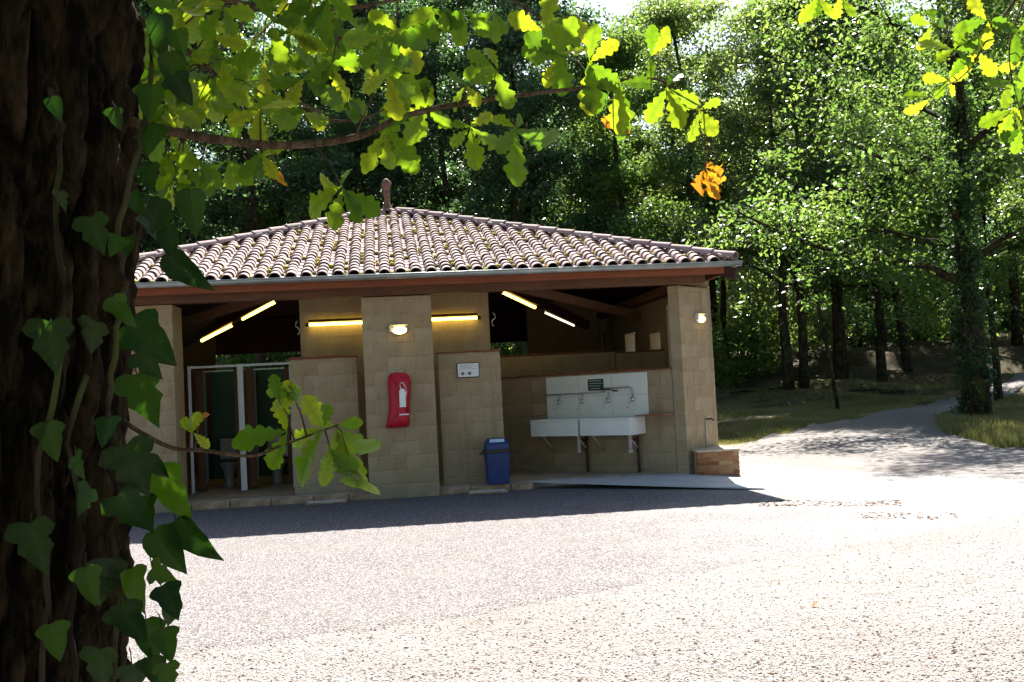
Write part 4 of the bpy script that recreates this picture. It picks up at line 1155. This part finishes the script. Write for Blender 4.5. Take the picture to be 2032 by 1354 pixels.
def leaf(me_l, name, px, py, d, ang, lpx, tilt, turn, parent, roll=0.):
    """ang: direction of the leaf axis in the picture (deg, 0 = right, 90 = up); tilt: tip away/toward; turn: rotation about axis"""
    a = math.radians(ang); t = math.radians(tilt)
    ax = (RX*math.cos(a)+UX*math.sin(a))*math.cos(t) + FX*math.sin(t)
    nrm = -FX; side = ax.cross(nrm).normalized(); nrm = side.cross(ax).normalized()
    side.rotated = None if False else None
    return ax
def leaf(me_l, name, px, py, d, ang, lpx, tilt, turn, parent):
    a = math.radians(ang); t = math.radians(tilt)
    ax = ((RX*math.cos(a)+UX*math.sin(a))*math.cos(t) + FX*math.sin(t)).normalized()
    side = ax.cross(-FX).normalized(); nrm = side.cross(ax).normalized()
    R_ = Matrix.Rotation(math.radians(turn), 3, ax); side = R_ @ side; nrm = R_ @ nrm
    L = lpx/F*d
    Mx = Matrix((side*L, ax*L, nrm*L)).transposed().to_4x4(); Mx.translation = at(px, py, d)
    return link(name, me_l, parent, Mx)
def nearest(p):
    best = min(allp, key=lambda q: (q[0]-p).length); return best
def cluster(px, py, d, leaves, dry=False, twig=True):
    """leaves radiate from one twig end"""
    p = at(px, py, d); q, pb = nearest(p)
    if twig and (q-p).length > .01:
        mid = (p+q)/2+V((0, 0, random.uniform(.0, .02)))
        tw = MB().tube([q, q.lerp(mid, .6), mid, mid.lerp(p, .6), p], [.0018, .0016, .0014, .0012, .001], 5, False).build('twig', M['twig'], OAK)
        pb = tw
    for ang, L in leaves:
        me_ = random.choice(dry_me if dry else oak_me)
        leaf(me_, 'dry_oak_leaf' if dry else 'oak_leaf', px+random.uniform(-4, 4), py+random.uniform(-4, 4), d+random.uniform(-.02, .02), ang+random.uniform(-8, 8), L*random.uniform(.82, 1.02),
             random.uniform(-35, 35), random.uniform(-45, 45), OAK)
RND = [(20, 95), (95, 90), (170, 100), (235, 105), (300, 110)]
# single clusters read off the photograph
cluster(680, 373, 1.66, [(165, 78), (218, 118), (243, 85), (-36, 92), (-58, 112), (82, 62)])
cluster(932, 255, 1.86, [(165, 42), (232, 62), (-80, 100), (25, 55), (-40, 95)])
cluster(1023, 255, 1.90, [(-18, 120), (-84, 120), (-120, 85), (62, 52), (150, 60)])
cluster(925, 168, 1.84, [(165, 55), (222, 68), (30, 66), (-60, 60)])
cluster(984, 136, 1.86, [(110, 62), (195, 70), (-70, 85), (150, 66)])
cluster(845, 205, 1.86, [(-95, 95), (-45, 75), (95, 50), (-135, 60)])
cluster(770, 255, 1.80, [(-65, 110), (-115, 105), (-90, 95), (40, 60)])
cluster(1110, 110, 2.1, [(150, 88), (195, 80), (-80, 95), (60, 80), (-120, 75), (15, 70), (100, 90)])
cluster(1170, 120, 2.0, [(-80, 125), (-100, 110), (85, 85), (-40, 90), (40, 80)])
cluster(1230, 165, 2.0, [(-70, 120), (-100, 95), (10, 85), (150, 60)])
cluster(1290, 115, 2.05, [(60, 72), (100, 66), (-95, 60)])
cluster(1320, 175, 2.06, [(-75, 95), (-110, 80), (-30, 95), (60, 70)])
cluster(1390, 222, 2.1, [(-55, 75), (-100, 70), (30, 50), (160, 60)])
cluster(1080, 60, 2.2, [(160, 80), (20, 70), (-70, 80), (80, 80), (-130, 75)])
cluster(1400, 335, 2.1, [(-110, 55), (-40, 60), (-70, 60), (-10, 55), (60, 20)], dry=True)
cluster(1215, 228, 2.05, [(-90, 45), (-50, 45), (-130, 45), (-20, 40)], dry=True)
cluster(540, 320, 1.72, [(-88, 45)], dry=True)
cluster(520, 305, 1.72, [(-60, 60), (-120, 70), (-90, 60), (20, 60)])
cluster(790, 60, 1.95, [(-10, 80), (-60, 110), (-100, 110), (40, 90), (150, 80), (200, 85)])
cluster(770, 130, 1.84, [(-30, 115), (-70, 100), (-130, 80), (20, 70)])
# lower branch
cluster(572, 860, 1.70, [(178, 128), (105, 92), (-115, 105)])
cluster(640, 850, 1.72, [(82, 60), (-150, 95), (-125, 130), (110, 90)])
cluster(588, 800, 1.70, [(100, 70), (150, 82), (120, 60), (170, 60)])
cluster(556, 800, 1.70, [(95, 68)])
cluster(665, 846, 1.74, [(14, 62), (-48, 125), (150, 60), (-70, 140), (-95, 110)])
cluster(655, 893, 1.72, [(-90, 85), (-60, 70), (-110, 80), (-30, 75)])
cluster(690, 900, 1.73, [(-75, 110), (-90, 95)])
cluster(383, 862, 1.60, [(125, 55), (70, 52), (-45, 52)])
cluster(400, 835, 1.60, [(70, 30)], dry=True)
# dense leaf mass, upper left
rl = random.Random(21)
for k in range(50):
    u = rl.random()**1.25
    px = 305+u*520; py = rl.uniform(-30, 285)*(1-.12*u)
    if 560 < px < 720 and 265 < py: py -= 60
    d = rl.uniform(1.62, 2.25)
    k_ = rl.randint(3, 5); a0 = rl.uniform(0, 360)
    sc = 1.8/d
    cluster(px, py, d, [(-90+(j-(k_-1)/2)*rl.uniform(48, 72)+rl.uniform(-20, 20), rl.uniform(62, 96)*sc) for j in range(k_)])
for px, py, d in ((330, 300, 1.66), (360, 330, 1.7), (400, 320, 1.68), (450, 320, 1.75), (330, 210, 1.62), (345, 360, 1.7), (860, 15, 2.2), (920, 20, 2.2), (980, 25, 2.25), (1130, 30, 2.3)):
    cluster(px, py, d, [(-90+j*50+rl.uniform(-15, 15), rl.uniform(55, 85)) for j in (-1, 0, 1)])

# branch hanging in from the top right, from a second tree outside the picture
HB = empty('hanging_oak_branch', tuple(at(2080, -60, 2.6)), 'oak branch with bright yellow-green leaves hanging in at the top right corner', 'branch')
save = OAK; OAK = HB
b6, p6 = branch([(2160, -160, 2.7), (2060, -60, 2.65), (1990, 35, 2.62), (1960, 75, 2.6), (1930, 130, 2.58), (1900, 160, 2.56)], .005, .0012, parent=HB)
b7, p7 = branch([(2060, -60, 2.65), (2010, 60, 2.6), (2005, 140, 2.58), (2030, 240, 2.56)], .003, .001, parent=HB)
b8, p8 = branch([(2160, -160, 2.7), (1900, -60, 2.7), (1700, -35, 2.7), (1640, -10, 2.7)], .003, .001, parent=HB)
allp = [(q, b6) for q in p6]+[(q, b7) for q in p7]+[(q, b8) for q in p8]
cluster(1845, 195, 2.56, [(165, 52), (-140, 56), (35, 45)])
cluster(1880, 160, 2.56, [(170, 60), (-120, 55), (60, 55), (-40, 45)])
cluster(1895, 100, 2.57, [(150, 70), (-150, 62), (-60, 60), (80, 60), (15, 70)])
cluster(1850, 50, 2.6, [(170, 45), (-110, 60), (30, 60), (100, 40)])
cluster(1940, 100, 2.58, [(-120, 75), (-60, 60), (150, 60), (60, 60)])
cluster(1960, 40, 2.6, [(120, 70), (-160, 60), (-30, 60), (-90, 60)])
cluster(2005, 160, 2.58, [(-150, 80), (-60, 65), (30, 60), (-110, 60)])
cluster(2010, 215, 2.57, [(-160, 66), (-110, 60), (-30, 50), (-75, 55)])
cluster(2025, 255, 2.57, [(-150, 60), (-100, 50), (-60, 50)])
cluster(2015, 60, 2.6, [(-40, 70), (-100, 70), (40, 60), (160, 60)])
cluster(2030, 120, 2.6, [(-90, 70), (-150, 55), (40, 60)])
cluster(1625, -8, 2.7, [(-120, 58), (-60, 50), (-90, 45)])
cluster(1670, -5, 2.7, [(-55, 55), (-110, 50)])
OAK = save

# unseen oak crown overhead, with leaf clumps added behind the camera to block sky light
r = random.Random(3); cc = []
for _ in range(520):
    a = r.uniform(0, 6.28); q = r.random()**.5*4.6
    x, y, z = -.9+q*math.cos(a), .2+q*math.sin(a)*.9, 3.4+r.random()*4.5-.08*q*q
    if y > .9 + (z-3.4)*.35 or z < 2.9: continue
    cc.append((x, y, z))
for _ in range(260):
    cc.append((r.uniform(-3.5, 3.5), r.uniform(-5.5, -2.2), r.uniform(.8, 6)))
lv, lf = leaf_quads(cc, .07, 34, .36, .6, 77)
link('crown', np_mesh('crown', lv, lf, M['crownA']), OAK)
bc = []  # out-of-view bough and leaves added to shade the lower branch and ivy
for _ in range(46):
    y = r.uniform(2.6, 3.7); bc.append((r.uniform(-.5, .55)+.2*(y-3), y, 1.46+.44*y+.09+r.random()*.30))
for _ in range(24):
    y = r.uniform(2.3, 3.4); bc.append((r.uniform(-.45, .02)+.2*(y-1.5), y, 1.46+.44*y+.12+r.random()*1.1))
lv, lf = leaf_quads(bc, .055, 26, .13, .4, 78)
link('shade_foliage', np_mesh('shade_foliage', lv, lf, M['crownA']), OAK)
MB().tube([(-.45, 1.75, 2.75), (-.3, 2.3, 2.72), (-.1, 2.9, 2.98), (.1, 3.5, 3.25)], [.035, .028, .018, .008], 7).build('shade_bough', M['bark'], OAK)
up = MB()
for k in range(7):
    a = 2.2+k*.75; p = V((-.45, 1.5, 3.0+k*.18)); d = V((math.cos(a), math.sin(a), .5))
    up.tube([p, p+d*.9, p+d*1.9+V((0, 0, .2)), p+d*3], [.09, .07, .045, .02], 7)
up.build('limb', M['bark'], OAK)

# ivy on the trunk
IV = empty('ivy', (-.40, 1.45, 0), 'dark glossy ivy climbing the big oak trunk', 'climbing plant')
stems = [[(225, 1354, 1.37), (235, 1200, 1.37), (222, 1050, 1.36), (235, 900, 1.37), (215, 800, 1.37), (228, 680, 1.37), (250, 560, 1.37), (232, 470, 1.37), (262, 350, 1.39), (285, 240, 1.42), (300, 130, 1.45), (295, 20, 1.45)],
         [(80, 1354, 1.35), (95, 1150, 1.34), (70, 950, 1.34), (110, 760, 1.34), (125, 600, 1.34), (112, 420, 1.35), (120, 250, 1.36), (90, 150, 1.36)],
         [(150, 1354, 1.36), (140, 1200, 1.35), (170, 1020, 1.35), (130, 880, 1.35), (180, 700, 1.35)]]
for st in stems:
    pts = [at(*p) for p in st]; sm = []
    for i in range(len(pts)-1):
        for k in range(4):
            sm.append(pts[i].lerp(pts[i+1], k/4)+V((random.uniform(-.003, .003), 0, 0)))
    MB().tube(sm, [.004]*len(sm), 6).build('stem', M['treebark'], IV)
def ivy(px, py, L, ang=-90, d=None, tilt=None, turn=None, k=None):
    if px < 170 and 250 < py < 1200 and (px*7+py) % 3 < 2: return
    d = d if d else random.uniform(1.26, 1.34)
    if px > 250: d = random.uniform(1.34, 1.46)
    a = math.radians(ang)
    # petiole back toward the trunk
    base = at(px, py, d); q = base + (RX*-.8+UX*.1).normalized()*.03 + FX*.07
    MB().tube([q, (q+base)/2+UX*.006, base], .0009, 5, False).build('petiole', M['treebark'], IV)
    leaf(ivy_me[k if k is not None else random.randrange(4)], 'ivy_leaf', px, py, d, ang, L*(.82 if px < 250 else .95),
         tilt if tilt is not None else random.uniform(-30, 25), turn if turn is not None else random.uniform(-38, 38), IV)
for a in [(378, 378, 98, -88, 1.42, 0, 5, 1), (262, 385, 62, -60, None, -20, 20), (318, 395, 75, -100), (300, 430, 88, -60), (335, 505, 118, -50, 1.38, 15, 30, 1), (180, 432, 95, -75, None, 10, 0, 2),
          (235, 470, 62, -100, None, -30), (225, 590, 92, -62, None, 10, 25, 0), (262, 640, 125, -45, 1.36, 0, -10, 0), (100, 640, 130, -88, None, 5, 0, 2), (150, 700, 95, -50), (272, 745, 118, -70, 1.36, 0, 10, 2), (215, 830, 80, -88),
          (95, 840, 96, -80, None, 0, 0, 0), (150, 905, 70, -60), (250, 885, 120, -70, None, 10, -20, 2), (292, 905, 70, -60), (318, 930, 128, -65, 1.38, 0, 20, 0), (235, 985, 120, -55, None, 15, 10, 2), (290, 985, 80, -80), (350, 1035, 128, -52, 1.42, 5, 25, 1),
          (305, 1055, 112, -55, 1.42, 0, -10, 1), (60, 1040, 130, -75, None, 0, 0, 2), (160, 1080, 125, -90, None, 5, 0, 2), (215, 1110, 110, -100), (262, 1130, 95, -70), (302, 1128, 62, -20), (320, 1165, 78, -60), (340, 1190, 66, -95),
          (240, 1200, 118, -65, None, 10, 0, 0), (290, 1230, 96, -80, None, 0, 0, 0), (322, 1250, 70, -70), (200, 1290, 105, -90, None, 0, 10, 2), (300, 1305, 74, -75), (330, 1318, 60, -80), (262, 1320, 80, -90), (60, 900, 95, -80), (45, 700, 80, -95),
          (30, 1180, 110, -85), (100, 1240, 90, -70), (130, 540, 70, -80), (28, 560, 70, -90), (320, 30, 92, -95, 1.45, 0, 10, 1), (335, 105, 88, -80), (302, 170, 92, -85, 1.45), (345, 150, 70, -60), (310, 250, 72, -100), (100, 195, 62, -60), (225, 215, 55, -80),
          (150, 300, 60, -80), (265, 470, 60, -110), (120, 380, 55, -90), (190, 640, 90, -110), (20, 820, 90, -70), (180, 970, 80, -120), (110, 1130, 90, -100), (350, 60, 66, -70), (296, 330, 62, -80), (330, 455, 70, -75)]:
    ivy(*a)
for _ in range(4):
    px = random.uniform(10, 330); py = random.uniform(640, 1360)
    ivy(px, py, random.uniform(55, 105), random.uniform(-125, -50))

# one reddish fallen leaf on the yard
q = at(1627, 1205, 1.)-O; p = O+q*(-EYE/q.z)
tag(link('fallen_leaf', leaf_mesh('fallen_leaf', oak_outline(4), M['dry'], .9, .8, .08), None, Matrix.Translation(p+V((0, 0, .03))) @ Matrix.Rotation(.9, 4, 'Z') @ Matrix.Scale(.06, 4)), 'single curled orange-brown leaf lying on the pale yard', 'leaf')
print('objects', len(bpy.data.objects))
